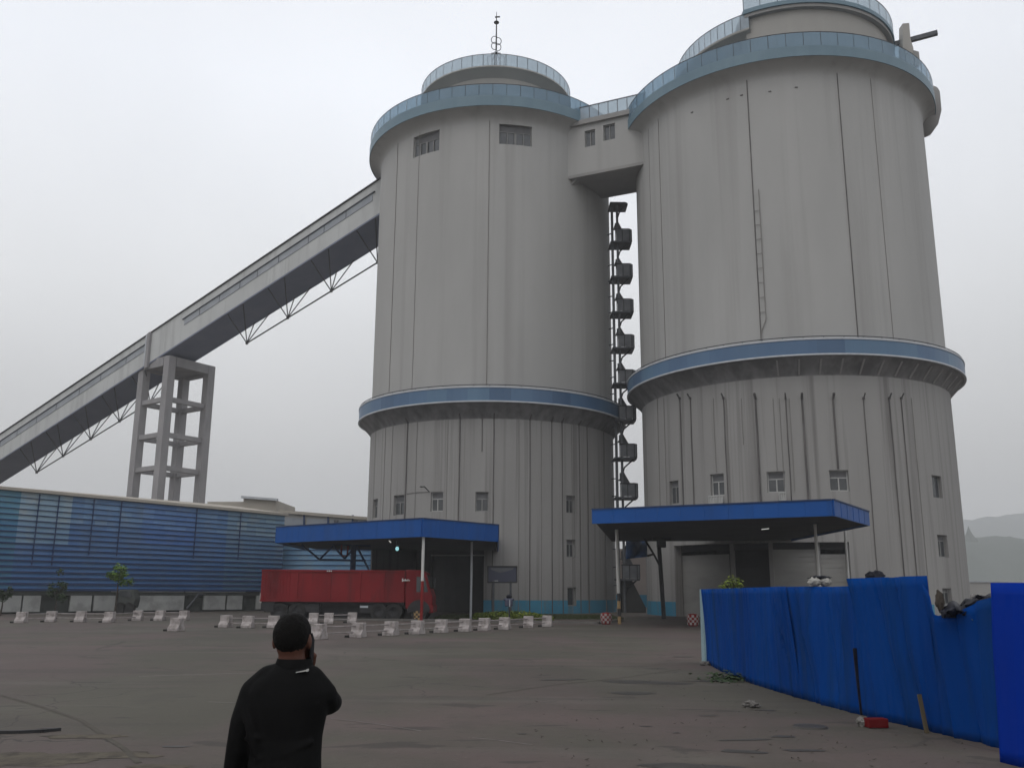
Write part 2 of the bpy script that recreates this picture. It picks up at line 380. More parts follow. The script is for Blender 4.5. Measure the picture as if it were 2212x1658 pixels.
def pipe(parent, c, r, x, y0, y1, w, mat='pipe', name='drain_pipe', spout=False, zmax=None):
    a, zt = cyl(x, y0, c, r); zb = cyl(x, y1, c, r)[1]
    zb = max(zb, .02)
    if zmax: zt = min(zt, zmax)
    k = max(2, int((zt-zb)/1.2)); mb = MB()
    pts = [cp(c, r+w*.55, a+random.uniform(-.4, .4)*.03/r, zb+(zt-zb)*i/k) for i in range(k+1)]
    mb.tube(pts, w/2, 6)
    if spout:
        mb.tube([cp(c, r+w*.55, a, zt-.05), cp(c, r+.3, a, zt+.28)], w*.7, 6)
        mb.box(cp(c, r+.06, a, zt), (.11, .11, .14), a)
    return mb.build(name, M[mat], parent)
def ring_rail(parent, c, r, z0, z1, n, glass, a0=-math.pi, a1=math.pi, vary=0., name='balustrade', rw=.05):
    g = MB()
    for i in range(n):
        u, v = a0+(a1-a0)*i/n, a0+(a1-a0)*(i+1)/n; e = .02/r
        m = (u+v)/2
        g.hexa([cp(c, r, u+e, z0), cp(c, r, m, z0), cp(c, r-.03, m, z0), cp(c, r-.03, u+e, z0), cp(c, r, u+e, z1), cp(c, r, m, z1), cp(c, r-.03, m, z1), cp(c, r-.03, u+e, z1)])
        g.hexa([cp(c, r, m, z0), cp(c, r, v-e, z0), cp(c, r-.03, v-e, z0), cp(c, r-.03, m, z0), cp(c, r, m, z1), cp(c, r, v-e, z1), cp(c, r-.03, v-e, z1), cp(c, r-.03, m, z1)])
    gl = g.build(name, M[glass], parent)
    p = MB(); off = wloc(parent); p.tube([off+Vector((0, 0, z0-.1)), off+Vector((0, 0, z1+.03))], rw*.7, 5); po = p.build('rail_post', M['post'], parent)
    first = True
    for i in range(n+(0 if abs(a1-a0-2*math.pi) < 1e-6 else 1)):
        u = a0+(a1-a0)*i/n; q = cp(c, r-.06, u, 0)-off; q.z = 0
        if math.cos(u) < -.25: continue
        if first: o_ = po; first = False
        else: o_ = po.copy(); COL.objects.link(o_)
        o_.location = q
    h = MB(); h.tube([cp(c, r-.02, a0+(a1-a0)*i/96, z1+.05) for i in range(97)], rw*.6, 6, cap=True)
    h.build('handrail', M['post'], parent)
    return gl

def silo(c, r, name, label, ops_low, ops_up, zl0, zl1, rl, zt0, zt1, ztg, rt):
    root = empty(name, (c[0], c[1], 0), label, 'silo')
    zs = zl0-.75
    drum('lower_wall', M['silo_low'], root, c, r, 0, zs, ops_low)
    # plinth stripe, 3 mm proud, leaving the openings that reach the ground
    drum('plinth', M['stripe'], root, c, r+.012, 0, .92, [(o[0], o[1], o[2], .92, .012) for o in ops_low if o[2] < .9]+([(R(28), R(110), 0, .92, .012)] if r > 10.5 else []))
    drum('upper_wall', M['silo'], root, c, r, zl1-.9, zt0-.2, ops_up)
    # ledge: soffit cone, slab
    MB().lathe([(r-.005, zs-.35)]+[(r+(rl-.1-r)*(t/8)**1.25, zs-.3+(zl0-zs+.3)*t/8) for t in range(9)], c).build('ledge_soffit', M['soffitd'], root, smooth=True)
    MB().lathe([(rl-.1, zl0), (rl+.05, zl0), (rl+.05, zl0+.1), (r-.3, zl0+.1)], c).build('ledge_slab', M['rail'], root, smooth=True)
    g = MB(); n = 44
    tones = [(1, 1, 1), (1.12, 1.1, 1.08), (.8, .84, .88), (.95, .97, 1), (1.25, 1.2, 1.1), (.7, .74, .8)]
    for i in range(n):
        u, v = 2*math.pi*i/n, 2*math.pi*(i+1)/n
        t = random.choice(tones); g.cur = t
        for k in range(3):
            p, q = u+(v-u)*k/3, u+(v-u)*(k+1)/3
            cbox(g, c, p, q, zl0+.1, zl1-.16, rl-.03, rl)
    g.build('ledge_panels', M['ledge'], root, smooth=False)
    h = MB(); h.lathe([(rl-.06, zl1-.16), (rl+.04, zl1-.16), (rl+.04, zl1-.05), (rl-.06, zl1-.05)], c, 120, closed=True); h.build('ledge_coping', M['rail'], root, smooth=True)
    h = MB(); h.tube([cp(c, rl-.05, 2*math.pi*i/120, zl1+.06) for i in range(121)], .03, 6)
    for i in range(60): h.tube([cp(c, rl-.05, 2*math.pi*i/60, zl1-.05), cp(c, rl-.05, 2*math.pi*i/60, zl1+.06)], .025, 5)
    h.build('handrail', M['post'], root)
    # top cornice
    MB().lathe([(r-.005, zt0-1.0)]+[(r+(rt-.06-r)*(t/10)**2.6, zt0-.95+.95*(t/10)) for t in range(11)], c).build('cornice_soffit', M['silo'], root, smooth=True)
    MB().lathe([(rt-.06, zt0), (rt, zt0), (rt, zt1), (rt-.15, zt1), (rt-.15, zt1-.1), (.01, zt1-.1)], c).build('cornice', M['fascia'], root, smooth=True)
    ring_rail(root, c, rt-.05, zt1+.03, ztg, 64, 'glassb')
    return root

def zn(y, x, c, r): return cyl(x, y, c, r)[1]
# ---- left silo
zl0, zl1 = 14.74, 15.95
W_L = [wrect(805, 1078, 815.5, 1118, CL, RL), wrect(850, 1069, 873, 1112, CL, RL), wrect(930, 1062, 957, 1104, CL, RL), wrect(1027, 1062, 1055, 1104, CL, RL),
       wrect(1223, 1070, 1243, 1108, CL, RL), wrect(1224, 1165, 1243, 1203, CL, RL)]
D_L = wrect(1226, 1268, 1245, 1308, CL, RL)
a0 = R(-84); a1 = cyl(1045, 1250, CL, RL)[0]
zport = cyl(985, 1168, CL, RL)[1]
P_L = (a0, a1, 0, zport, .5)
U_L = [wrect(893, 284, 949, 331, CL, RL), wrect(1078, 268, 1149, 313, CL, RL)]
U_L[0] = (U_L[0][0], U_L[0][1], U_L[1][2]-.1, U_L[1][3]-.05)
zt0, zt1, ztg = zn(227, 1063, CL, 11.07), zn(205, 1063, CL, 11.07), zn(182, 1063, CL, 11.0)
print('left cornice', zt0, zt1, ztg, 'portal', zport)
SL = silo(CL, RL, 'silo', 'grey concrete silo that the inclined conveyor gallery runs into, with lightning mast on its roof', W_L+[D_L, P_L], U_L, zl0, zl1, 11.0, zt0, zt1, ztg, 11.07)
for i, o in enumerate(W_L): window(SL, CL, RL, o, 'head' if i < 4 else 'two', lab='window with a white mullion' if i == 2 else None, fm='frame_w' if i == 2 else 'frame')
for o in U_L: window(SL, CL, RL, o, 'four')
dd = window(SL, CL, RL, D_L, 'one', name='door')
for x in (205, 262, 380, 455, 700, 797, 1068, 1268, 1355, 1445, 1528, 1610, 1685, 1745, 1808, 1940):
    X = .2698*x+779.3; bold = x in (380, 797, 1068, 1355, 1528, 1610, 1745, 1808, 1940)
    pipe(SL, CL, RL+.01, X, 900, 1325 if X > 1050 else 1165, random.uniform(.055, .085) if bold else .035, 'pipe' if bold else 'streak', 'drain_pipe' if bold else 'seam', bold, zl0-1.0)
pipe(SL, CL, RL+.01, 1042, 900, 975, .06, spout=True, zmax=zl0-1.)
for x, w in ((862, .045), (908, .035), (1058, .05)): pipe(SL, CL, RL, x, 260, 840, w, 'streak', 'seam')
# cable between two windows
a = [cyl(x, y, CL, RL+.03) for x, y in ((879, 1066), (905, 1063), (929, 1062))]
MB().tube([cp(CL, RL+.03, q[0], q[1]) for q in a], .02, 5).build('cable', M['pipe'], SL)
q = cyl(927, 1052, CL, RL)
MB().tube([cp(CL, RL, q[0], q[1]-.3), cp(CL, RL+.5, q[0]-.01, q[1]), cp(CL, RL+.9, q[0]-.02, q[1]-.05)], .04, 6).build('bracket_lamp', M['black'], SL)
# portal: header, frame, right jamb and dark back wall
ax = cyl(928, 1250, CL, RL)[0]; zh = cyl(985, 1197, CL, RL)[1]
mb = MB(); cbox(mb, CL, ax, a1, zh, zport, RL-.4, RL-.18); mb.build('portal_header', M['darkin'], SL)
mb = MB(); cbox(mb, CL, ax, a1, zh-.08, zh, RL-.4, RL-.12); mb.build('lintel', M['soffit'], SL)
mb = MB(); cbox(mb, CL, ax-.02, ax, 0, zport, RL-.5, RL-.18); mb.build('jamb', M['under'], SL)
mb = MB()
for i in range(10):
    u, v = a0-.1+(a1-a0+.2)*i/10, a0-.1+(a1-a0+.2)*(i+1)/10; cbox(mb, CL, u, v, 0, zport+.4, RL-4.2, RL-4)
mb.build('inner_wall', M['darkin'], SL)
# penthouse
rp = 6.75
zs = zn(144, 1063, CL, rp); zg = zn(117, 1063, CL, rp)
MB().lathe([(rp-.75, zt1-.1), (rp-.75, zs-.6)], CL).build('penthouse_wall', M['roofgrey'], SL, smooth=True)
MB().lathe([(rp-.75, zs-.6), (rp-.1, zs-.05), (rp, zs), (rp, zs+.12), (.01, zs+.12)], CL).build('penthouse_roof', M['roofgrey'], SL, smooth=True)
ring_rail(SL, CL, rp-.03, zs+.14, zg, 44, 'glassw')
# ---- right silo
W_R = [wrect(1446, 1038, 1466, 1088, CR, RR), wrect(1535, 1023, 1564, 1070, CR, RR), wrect(1657, 1018, 1697, 1063, CR, RR), wrect(1792, 1015, 1834, 1060, CR, RR),
       wrect(2014, 1027, 2035, 1075, CR, RR), wrect(2026, 1155, 2047, 1203, CR, RR), wrect(2037, 1270, 2056, 1305, CR, RR)]
ra0, ra1 = cyl(1458, 1250, CR, RR)[0], cyl(1836, 1200, CR, RR)[0]
zpr = 4.55
P_R = (ra0, ra1, 0, zpr, .6)
zt0, zt1, ztg = zn(124, 1690, CR, 11.8), zn(101, 1700, CR, 11.8), zn(73, 1700, CR, 11.75)
print('right cornice', zt0, zt1, ztg)
SR = silo(CR, RR, 'silo', 'nearer grey concrete silo with rust-streaked lower wall behind the blue hoarding fence', W_R+[P_R], [], 15.9, 17.06, 11.88, zt0, zt1, ztg, 11.8)
for i, o in enumerate(W_R):
    window(SR, CR, RR, o, 'head' if i in (1, 2, 3) else ('two' if i != 4 else 'one'), 'frame_w' if i in (1, 2, 3) else 'frame', lab='window in a white frame' if i == 2 else None)
for X0, X1, Y0, Y1, n in ((1535, 1564, 1071, 1086, 5), (1684, 1698, 1064, 1080, 3)):      # balcony grilles / cooling units under two windows
    o = wrect(X0, Y0, X1, Y1, CR, RR); mb = MB()
    for i in range(n+1):
        a = o[0]+(o[1]-o[0])*i/n; mb.bar(cp(CR, RR+.2, a, o[2]), cp(CR, RR+.2, a, o[3]), .05)
    for z in (o[2], o[3]): mb.bar(cp(CR, RR+.2, o[0], z), cp(CR, RR+.2, o[1], z), .06)
    cbox(mb, CR, o[0]+.003, o[1]-.003, o[2], o[2]+.35, RR+.01, RR+.17)
    mb.build('window_grille', M['frame_w'], SR)
for x in (175, 215, 318, 382, 525, 590, 605, 700, 790, 900, 938, 978, 1000, 1080, 1275, 1465, 1625, 1700, 1765):
    X = .3448*x+1359.6; bold = x in (318, 382, 790, 1080, 1275, 1465, 1625, 1700, 978, 590)
    y1 = {1275: 1013, 900: 1016, 1000: 1062, 525: 1020, 700: 960}.get(x, 1285)
    if X < 1840 and y1 > 1170: y1 = 1160
    pipe(SR, CR, RR+.01, X, 860, y1, (.115 if x in (1275, 790, 1080) else random.uniform(.055, .085)) if bold else .04, 'pipe' if bold else 'streak', 'drain_pipe' if bold else 'seam', bold, 14.9)
for k in range(16):          # short outlet struts in the shade of the ledge
    a = -.35+k*.115; mb = MB(); mb.bar(cp(CR, RR+.02, a, 14.95), cp(CR, RR+.75, a, 15.75), .11, .14); mb.build('ledge_strut', M['soffit'], SR)
for x, y0, y1, w in ((1433, 250, 760, .05), (1410, 300, 760, .03), (1637, 190, 725, .07), (1843, 190, 725, .065), (1918, 200, 735, .045)):
    a_, z_ = cyl(x, 600, CR, RR); k = MB()
    k.tube([cp(CR, RR+w*.4, a_, 17.1), cp(CR, RR+w*.4, a_, zt0-.7)], w/2, 6); k.build('seam', M['pipe' if w > .06 else 'streak'], SR)
a_, z_ = cyl(1655, 690, CR, RR)
k = MB(); k.tube([cp(CR, RR+.08, a_, z_), cp(CR, RR+.08, a_, z_+9)], .03, 6)
k.tube([cp(CR, RR+.08, a_, z_), cp(CR, RR+.08, a_-.03, z_-.8), cp(CR, RR+.08, a_-.035, 17.1)], .03, 6)
for i in range(8): k.bar(cp(CR, RR+.08, a_-.03, z_+.5+i), cp(CR, RR+.08, a_, z_+.5+i), .03)
k.build('cable_run', M['streak'], SR)
for i, (x, y) in enumerate(((1572, 214), (1602, 206), (1663, 198), (1720, 189), (1495, 243))):     # small vents under the cornice
    a_, z_ = cyl(x, y, CR, RR); k = MB(); cbox(k, CR, a_-.009, a_+.009, z_-.035, z_+.035, RR-.02, RR+.04); k.build('vent_slot', M['pipe'], SR)
# shutters and dark doorway in the right portal
for x0, x1, ztop_y, nm in ((1467, 1577, 1197, 'shutter'), (1672, 1766, 1180, 'shutter'), (1776, 1830, 1196, 'wall_panel')):
    b0, b1 = cyl(x0, 1250, CR, RR-.6)[0], cyl(x1, 1250, CR, RR-.6)[0]; zt = min(cyl((x0+x1)/2, ztop_y, CR, RR-.6)[1], zpr)
    mb = MB(); n = 14
    for j in range(n): cbox(mb, CR, b0, b1, zt*j/n+.004, zt*(j+1)/n-.012, RR-.66, RR-.6)
    for j in range(n-1): cbox(mb, CR, b0+.001, b1-.001, zt*(j+1)/n-.012, zt*(j+1)/n+.004, RR-.66, RR-.63)
    mb.build(nm, M['shutter'], SR)
mb = MB(); b0, b1 = ra0, ra1
for i in range(8):
    cbox(mb, CR, b0+(b1-b0)*i/8, b0+(b1-b0)*(i+1)/8, 4.15, zpr, RR-.7, RR-.58)
mb.build('portal_header', M['under'], SR)
mb = MB(); b0_, b1_ = cyl(1586, 1250, CR, RR-1.2)[0], cyl(1666, 1250, CR, RR-1.2)[0]
for j in range(8): cbox(mb, CR, b0_, b1_, 4.1*j/8+.01, 4.1*(j+1)/8-.01, RR-1.3, RR-1.2-.01*(j % 2))
mb.build('dim_doorway_fill', M['under'], SR)  # grey panel added in the open doorway so it looks less black
for x in (1460, 1583, 1668, 1771):
    b_ = cyl(x, 1250, CR, RR-.5)[0]; mb = MB(); cbox(mb, CR, b_-.012, b_+.012, 0, zpr, RR-.72, RR-.5); mb.build('jamb', M['soffit'], SR)
mb = MB()
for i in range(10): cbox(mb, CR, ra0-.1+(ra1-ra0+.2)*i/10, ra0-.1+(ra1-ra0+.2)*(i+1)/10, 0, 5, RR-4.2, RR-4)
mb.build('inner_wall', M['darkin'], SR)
# right penthouse: low round storey, taller storey cut off by a straight wall on its left
rp = 8.4; cpx = (CR[0]+1.05, CR[1])
zlow = zt1+4.35
xc = A(1611, 60, CR[1]-7.3).x
acl = math.asin((xc+.3-cpx[0])/rp)
MB().lathe([(rp-1.3, zt1-.1), (rp-1.3, zlow-.8), (rp-.5, zlow-.18), (rp-.03, zlow-.05), (rp, zlow), (rp, zlow+.12), (.01, zlow+.12)], cpx, 80, -math.pi-acl, acl).build('penthouse_lower', M['roofgrey'], SR, smooth=True)
ring_rail(SR, cpx, rp-.03, zlow+.14, zlow+1.3, 26, 'glassw', -math.pi-acl, acl)
def dshape(rr, xcut, zb, zt, mat, nm):
    ac = math.asin(max(-1, min(1, (xcut-cpx[0])/rr)))
    pts = [cp(cpx, rr, ac+(math.pi-2*ac)*i/64, 0) for i in range(65)]
    mb = MB(); mb.prism([(p.x, p.y) for p in pts], zb, zt)
    return mb.build(nm, mat, SR, smooth=True), ac
ztop = zlow+1.35
dshape(rp-.35, xc+.22, zt1-.05, ztop-.35, M['roofgrey'], 'penthouse_upper')
dshape(rp+.0, xc+.05, ztop-.35, ztop-.1, M['soffit'], 'roof_soffit')
_, ac = dshape(rp+.12, xc-.05, ztop-.1, ztop+.22, M['fascia'], 'roof_slab')
ring_rail(SR, cpx, rp+.08, ztop+.24, ztop+1.3, 30, 'glassw', ac, math.pi-ac)
# curved housing on the right flank under the cornice
b_ = cyl(1996, 250, CR, RR)[0]
hc = cp(CR, RR+.35, R(74), 0); hc.x -= .12
zt_, zb_ = A(2005, 203, hc.y).z, A(2005, 297, hc.y).z
prof = [(.0, zb_), (.45, zb_+.25), (1.0, zb_+1.0), (1.3, zb_+2.0), (1.32, zt_-.2), (1.25, zt_), (0, zt_)]
MB().lathe(prof, (hc.x, hc.y), 32).build('duct_housing', M['soffit'], SR, smooth=True)
mb = MB(); mb.lathe([(1.26, zt_-1.1), (1.345, zt_-1.0), (1.345, zt_+.1), (1.2, zt_+.1)], (hc.x, hc.y), 32, R(-110), R(-5)); mb.build('housing_cover', M['white'], SR, smooth=True, label='pale cover of the duct housing')

# ---- lightning mast
b0 = Vector((CL[0]+.05, CL[1]-3.2, zs+.12))
zf = lambda y: A(1069, y, CL[1]-3.2).z
mast = empty('lightning_mast', b0, 'thin dark lightning mast with looped rings standing on the smaller silo roof', 'mast')
mb = MB(); mb.tube([b0, (b0.x, b0.y, zf(110)), (b0.x, b0.y, zf(50)), (b0.x, b0.y, zf(26))], [.09, .07, .05, .02], 8); mb.build('pole', M['black'], mast)
mb = MB(); mb.ell((b0.x, b0.y, zf(49)), (.24, .24, .12), 14); mb.tube([(b0.x-.14, b0.y, zf(37.5)), (b0.x+.3, b0.y, zf(36.5))], .07, 6); mb.build('finial', M['black'], mast, smooth=True)
for (yc, r1) in ((88, .48), (101, .46)):
    mb = MB(); z = zf(yc)
    for sgn in (-1, 1):
        pts = [(b0.x+sgn*r1*(.9*math.sin(t)**.6 if math.sin(t) > 0 else 0), b0.y+.1*sgn, z+.36*math.cos(t)) for t in [math.pi*i/14 for i in range(15)]]
        mb.tube(pts, .035, 6)
    mb.build('ring', M['post'], mast)
mb = MB()
for k in range(6):
    t = k*math.pi/3
    mb.tube([(b0.x, b0.y, zf(110)), (b0.x+.35*math.cos(t), b0.y+.35*math.sin(t), zf(119)), (b0.x+.75*math.cos(t), b0.y+.75*math.sin(t), zf(124)), (b0.x+.55*math.cos(t), b0.y+.55*math.sin(t), b0.z)], .05, 6)
mb.build('base_frame', M['rail'], mast)
# ---- roof davit on the right silo
Yd = CR[1]-3.
dp = A(1958, 130, Yd); dv = empty('roof_davit', dp, 'concrete davit with a beam sticking out past the cornice of the nearer silo', 'davit')
mb = MB()
P_ = lambda x, y, Y=Yd: A(x, y, Y)
poly = [P_(1950, 140), P_(1976, 140), P_(1973, 104), P_(1967, 84), P_(1964, 50), P_(1950, 51)]
mb.extr(poly, (0, .7, 0)); mb.build('upright', M['roofgrey'], dv)
mb = MB(); mb.bar(P_(1925, 98, Yd+.9), P_(2025, 71, Yd-.4), .32, .34); mb.build('beam', M['post'], dv)
mb = MB(); mb.extr([P_(1972, 140), P_(1988, 140), P_(1985, 112), P_(1972, 108)], (0, .5, 0)); mb.build('side_plate', M['soffit'], dv)

# ---------------------------------------------------------------- bridge between the silos
a_, _ = cyl(1222, 330, CL, RL); pl = cp(CL, RL-.4, a_, 0)
a2, _ = cyl(1392, 330, CR, RR); pr = cp(CR, RR-.3, a2, 0)
zb_l, zt_l = A(1222, 383, pl.y).z, A(1222, 281, pl.y).z
zb0, zt0b = zb_l, zt_l
br = empty('link_bridge', ((pl.x+pr.x)/2, (pl.y+pr.y)/2, zb0), 'enclosed grey bridge with two small windows linking the tops of the two silos', 'bridge')
d = (pr-pl); d.z = 0; L_ = d.length; d.normalize(); nrm = Vector((-d.y, d.x, 0))
if nrm.y < 0: nrm = -nrm
def bp(s, t, z): return Vector((pl.x, pl.y, 0))+d*s+nrm*t+Vector((0, 0, z))
def locate(x, y):       # photo point -> (s, z) on the bridge's front face
    dr = ray(x, y); n_ = nrm; t = ((Vector((pl.x, pl.y, 0))-EYE).dot(n_))/dr.dot(n_); p = EYE+dr*t
    return (p-Vector((pl.x, pl.y, 0))).dot(d), p.z
wins = []
for x0, y0, x1, y1 in ((1263, 281, 1286, 316), (1303, 268, 1329, 302)):
    s0, z1 = locate(x0, (y0+y1)/2-15); s1, z0 = locate(x1, (y0+y1)/2+15); zz0 = locate((x0+x1)/2, y1)[1]; zz1 = locate((x0+x1)/2, y0)[1]
    wins.append((s0, s1, zz0, zz1))
ss = sorted([0, L_]+[w[0] for w in wins]+[w[1] for w in wins]); zz = sorted([zb0, zt0b]+[w[2] for w in wins]+[w[3] for w in wins])
mb = MB()
for i in range(len(ss)-1):
    for j in range(len(zz)-1):
        sm, zm = (ss[i]+ss[i+1])/2, (zz[j]+zz[j+1])/2
        if any(w[0] < sm < w[1] and w[2] < zm < w[3] for w in wins): continue
        mb.add([bp(ss[i], 0, zz[j]), bp(ss[i+1], 0, zz[j]), bp(ss[i+1], 0, zz[j+1]), bp(ss[i], 0, zz[j+1])], [(0, 1, 2, 3)])
for w in wins:
    k = .25
    for q in (((w[0], w[2]), (w[1], w[2])), ((w[0], w[3]), (w[1], w[3])), ((w[0], w[2]), (w[0], w[3])), ((w[1], w[2]), (w[1], w[3]))):
        (s0, z0), (s1, z1) = q; mb.add([bp(s0, 0, z0), bp(s1, 0, z1), bp(s1, k, z1), bp(s0, k, z0)], [(0, 1, 2, 3)])
WB = 4.6
mb.add([bp(0, WB, zb0), bp(L_, WB, zb0), bp(L_, WB, zt0b), bp(0, WB, zt0b)], [(0, 1, 2, 3)])
mb.build('wall', M['silo'], br)
mb = MB(); mb.hexa([bp(-.3, -.02, zb0-.25), bp(L_+.4, -.02, zb0-.25), bp(L_+.4, WB+.02, zb0-.25), bp(-.3, WB+.02, zb0-.25), bp(-.3, -.02, zb0), bp(L_+.4, -.02, zb0), bp(L_+.4, WB+.02, zb0), bp(-.3, WB+.02, zb0)])
mb.build('floor_slab', M['soffit'], br)
mb = MB(); mb.hexa([bp(-.3, -.25, zt0b), bp(L_+.4, -.25, zt0b), bp(L_+.4, WB+.2, zt0b), bp(-.3, WB+.2, zt0b), bp(-.3, -.25, zt0b+.4), bp(L_+.4, -.25, zt0b+.4), bp(L_+.4, WB+.2, zt0b+.4), bp(-.3, WB+.2, zt0b+.4)])
mb.build('roof_slab', M['soffit'], br)
mb = MB(); mb.extr([bp(-.1, .3, zb0-.25), bp(1.1, .3, zb0-.25), bp(-.1, .3, zb0-1.3)], nrm*(WB-.6)); mb.build('haunch', M['soffit'], br)
for w in wins:
    fr = MB(); k = .16
    for (s0, s1, z0, z1) in ((w[0], w[1], w[2], w[2]+.08), (w[0], w[1], w[3]-.08, w[3]), (w[0], w[0]+.08, w[2]+.08, w[3]-.08), (w[1]-.08, w[1], w[2]+.08, w[3]-.08), ((w[0]+w[1])/2-.04, (w[0]+w[1])/2+.04, w[2]+.08, w[3]-.08)):
        fr.hexa([bp(s0, k, z0), bp(s1, k, z0), bp(s1, k+.06, z0), bp(s0, k+.06, z0), bp(s0, k, z1), bp(s1, k, z1), bp(s1, k+.06, z1), bp(s0, k+.06, z1)])
    f = fr.build('window', M['frame'], br)
    pn = MB(); pn.hexa([bp(w[0]+.04, k+.07, w[2]+.04), bp(w[1]-.04, k+.07, w[2]+.04), bp(w[1]-.04, k+.09, w[2]+.04), bp(w[0]+.04, k+.09, w[2]+.04), bp(w[0]+.04, k+.07, w[3]-.04), bp(w[1]-.04, k+.07, w[3]-.04), bp(w[1]-.04, k+.09, w[3]-.04), bp(w[0]+.04, k+.09, w[3]-.04)])
    pn.build('pane', M['pane'], f)
n = 9; z0, z1 = zt0b+.42, zt0b+1.5
for t in (-.1, WB):
    g = MB(); hrl = MB()
    for i in range(n):
        s0, s1 = L_*i/n+.03, L_*(i+1)/n-.03
        g.hexa([bp(s0, t, z0), bp(s1, t, z0), bp(s1, t+.03, z0), bp(s0, t+.03, z0), bp(s0, t, z1), bp(s1, t, z1), bp(s1, t+.03, z1), bp(s0, t+.03, z1)])
        MB().bar(bp(L_*i/n, t+.06, z0-.02), bp(L_*i/n, t+.06, z1+.02), .06).build('rail_post', M['post'], br)
    hrl.bar(bp(0, t, z1+.05), bp(L_, t, z1+.05), .06)
    g.build('balustrade', M['glassw'], br); hrl.build('handrail', M['post'], br)

# ---------------------------------------------------------------- outside stair in the gap
sa = R(68); sb = cp(CL, RL, sa, 0)
Ys = sb.y
sx0 = A(1326, 700, Ys-.5).x
st = empty('outside_stair', (sx0, Ys-.5, 0), 'dark steel outside stair with stacked landings in the gap between the silos', 'stair')
Yc = Ys-.6
ztopst = A(1340, 437, Yc).z
for dx, r_ in ((0, .11), (.42, .10)):
    mb = MB(); mb.tube([(sx0+dx, Yc, 0), (sx0+dx, Yc, ztopst)], r_, 8); mb.build('column', M['stairp'], st)
ys = [445, 528, 603, 679, 756, 832, 910, 992, 1077, 1160, 1253]
zl = [A(1340, y, Yc).z for y in ys]
for i, z in enumerate(zl):
    w = 1.55 if i else 1.3; y0, y1 = Yc-.55, Yc+1.3
    fl = MB(); fl.prism([(sx0-.2, y0), (sx0+w-.25, y0), (sx0+w, y0+.25), (sx0+w, y1), (sx0-.2, y1)], z, z+.12)
    f = fl.build('landing', M['post'], st)
    if i: 
        gp = MB()
        gp.box((sx0+w/2+.1, y0+.03, z+.62), (w-.3, .04, .95)); gp.box((sx0+w-.03, (y0+y1)/2+.1, z+.62), (.04, y1-y0-.4, .95))
        gp.build('guard_panel', M['stairp'], f)
        rl_ = MB(); rl_.tube([(sx0+.15, y0, z+1.14), (sx0+w-.22, y0, z+1.14), (sx0+w, y0+.25, z+1.14), (sx0+w, y1, z+1.14)], .045, 6)
        for q in ((sx0+.2, y0), (sx0+w-.22, y0), (sx0+w, y0+.25), (sx0+w, y1), (sx0+.75, y0)): rl_.bar((q[0], q[1], z+.1), (q[0], q[1], z+1.14), .06)
        rl_.build('guard_rail', M['black'], f)
    bk = MB(); bk.tube([(sx0+.42, Yc, z-1.15), (sx0+.6, Yc-.05, z-.62), (sx0+w-.25, Yc-.1, z)], .06, 6); bk.build('bracket', M['black'], f)
    if 0 < i:
        zp = zl[i-1]; fg = MB()      # flight up to the landing above, with a solid cheek plate
        h_ = zp-z
        fg.extr([(sx0+w-.15, y1-.2, z+.1), (sx0+.35, y1-.2, z+h_*.5), (sx0+.35, y1-.2, z+h_*.5+.6), (sx0+w*.42, y1-.2, z+h_*.5+.75), (sx0+w-.1, y1-.2, z+.8)], (0, .05, 0))
        for k in range(7): fg.box((sx0+w-.25-(w-.6)*k/6, y1-.75, z+.2+(h_*.5-.2)*k/6), (.3, 1.0, .05))
        fg.build('flight', M['stairp'], st)
mb = MB(); z = zl[-1]
mb.extr([(sx0+.2, Yc, 0), (sx0+2.0, Yc, 0), (sx0+2.0, Yc, .35), (sx0+1.0, Yc, z), (sx0+.2, Yc, z)], (0, 1.2, 0)); mb.build('bottom_flight', M['darkin'], st)
# wall ties up the column
mb = MB()
for k in range(22): mb.bar((sx0-.35, Yc+.5, 2+k*1.35), (sx0+.05, Yc, 2+k*1.35), .07)
mb.build('wall_ties', M['post'], st)

# ---------------------------------------------------------------- conveyor gallery
P0 = A(818, 387, 75.); Q0 = A(0, 937, 107.5)
e = (P0-Q0); P0 = P0+e*.03; Q0 = Q0-e*.12
dx = (Q0-P0); dh = Vector((dx.x, dx.y, 0)).normalized(); nn = Vector((dh.y, -dh.x, 0))
if nn.y < 0: nn = -nn
HG, WG = 3.5, 3.75
def cg(t, w, h): return P0.lerp(Q0, t)+nn*w-Vector((0, 0, h))
tx = lambda x: min(((abs(pxl(cg(k/400, 0, 1))-x), k/400) for k in range(401)))[1]
def pxl(P):
    q = Vector(P)-EYE; fw = q.y*math.cos(TH)+q.z*math.sin(TH); up = -q.y*math.sin(TH)+q.z*math.cos(TH)
    u, v = q.x/fw, up/fw; return 1106+F*(math.cos(RO)*u+math.sin(RO)*v)
cv = empty('conveyor_gallery', cg(.45, WG/2, HG), 'long pale inclined conveyor gallery climbing from lower left into the farther silo', 'conveyor')
def slab(mb, t0, t1, w0, w1, h0, h1):
    return mb.hexa([cg(t0, w0, h1), cg(t1, w0, h1), cg(t1, w1, h1), cg(t0, w1, h1), cg(t0, w0, h0), cg(t1, w0, h0), cg(t1, w1, h0), cg(t0, w1, h0)])
slab(MB(), 0, 1, .0, WG, .12, HG-.15).build('body', M['conv'], cv)
slab(MB(), 0, 1, -.12, WG+.12, 0, .12).build('roof', M['under'], cv)
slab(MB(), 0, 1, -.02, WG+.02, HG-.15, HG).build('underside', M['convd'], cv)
t_a, t_b, t_c, t_d = tx(806), tx(400), tx(318), 1.
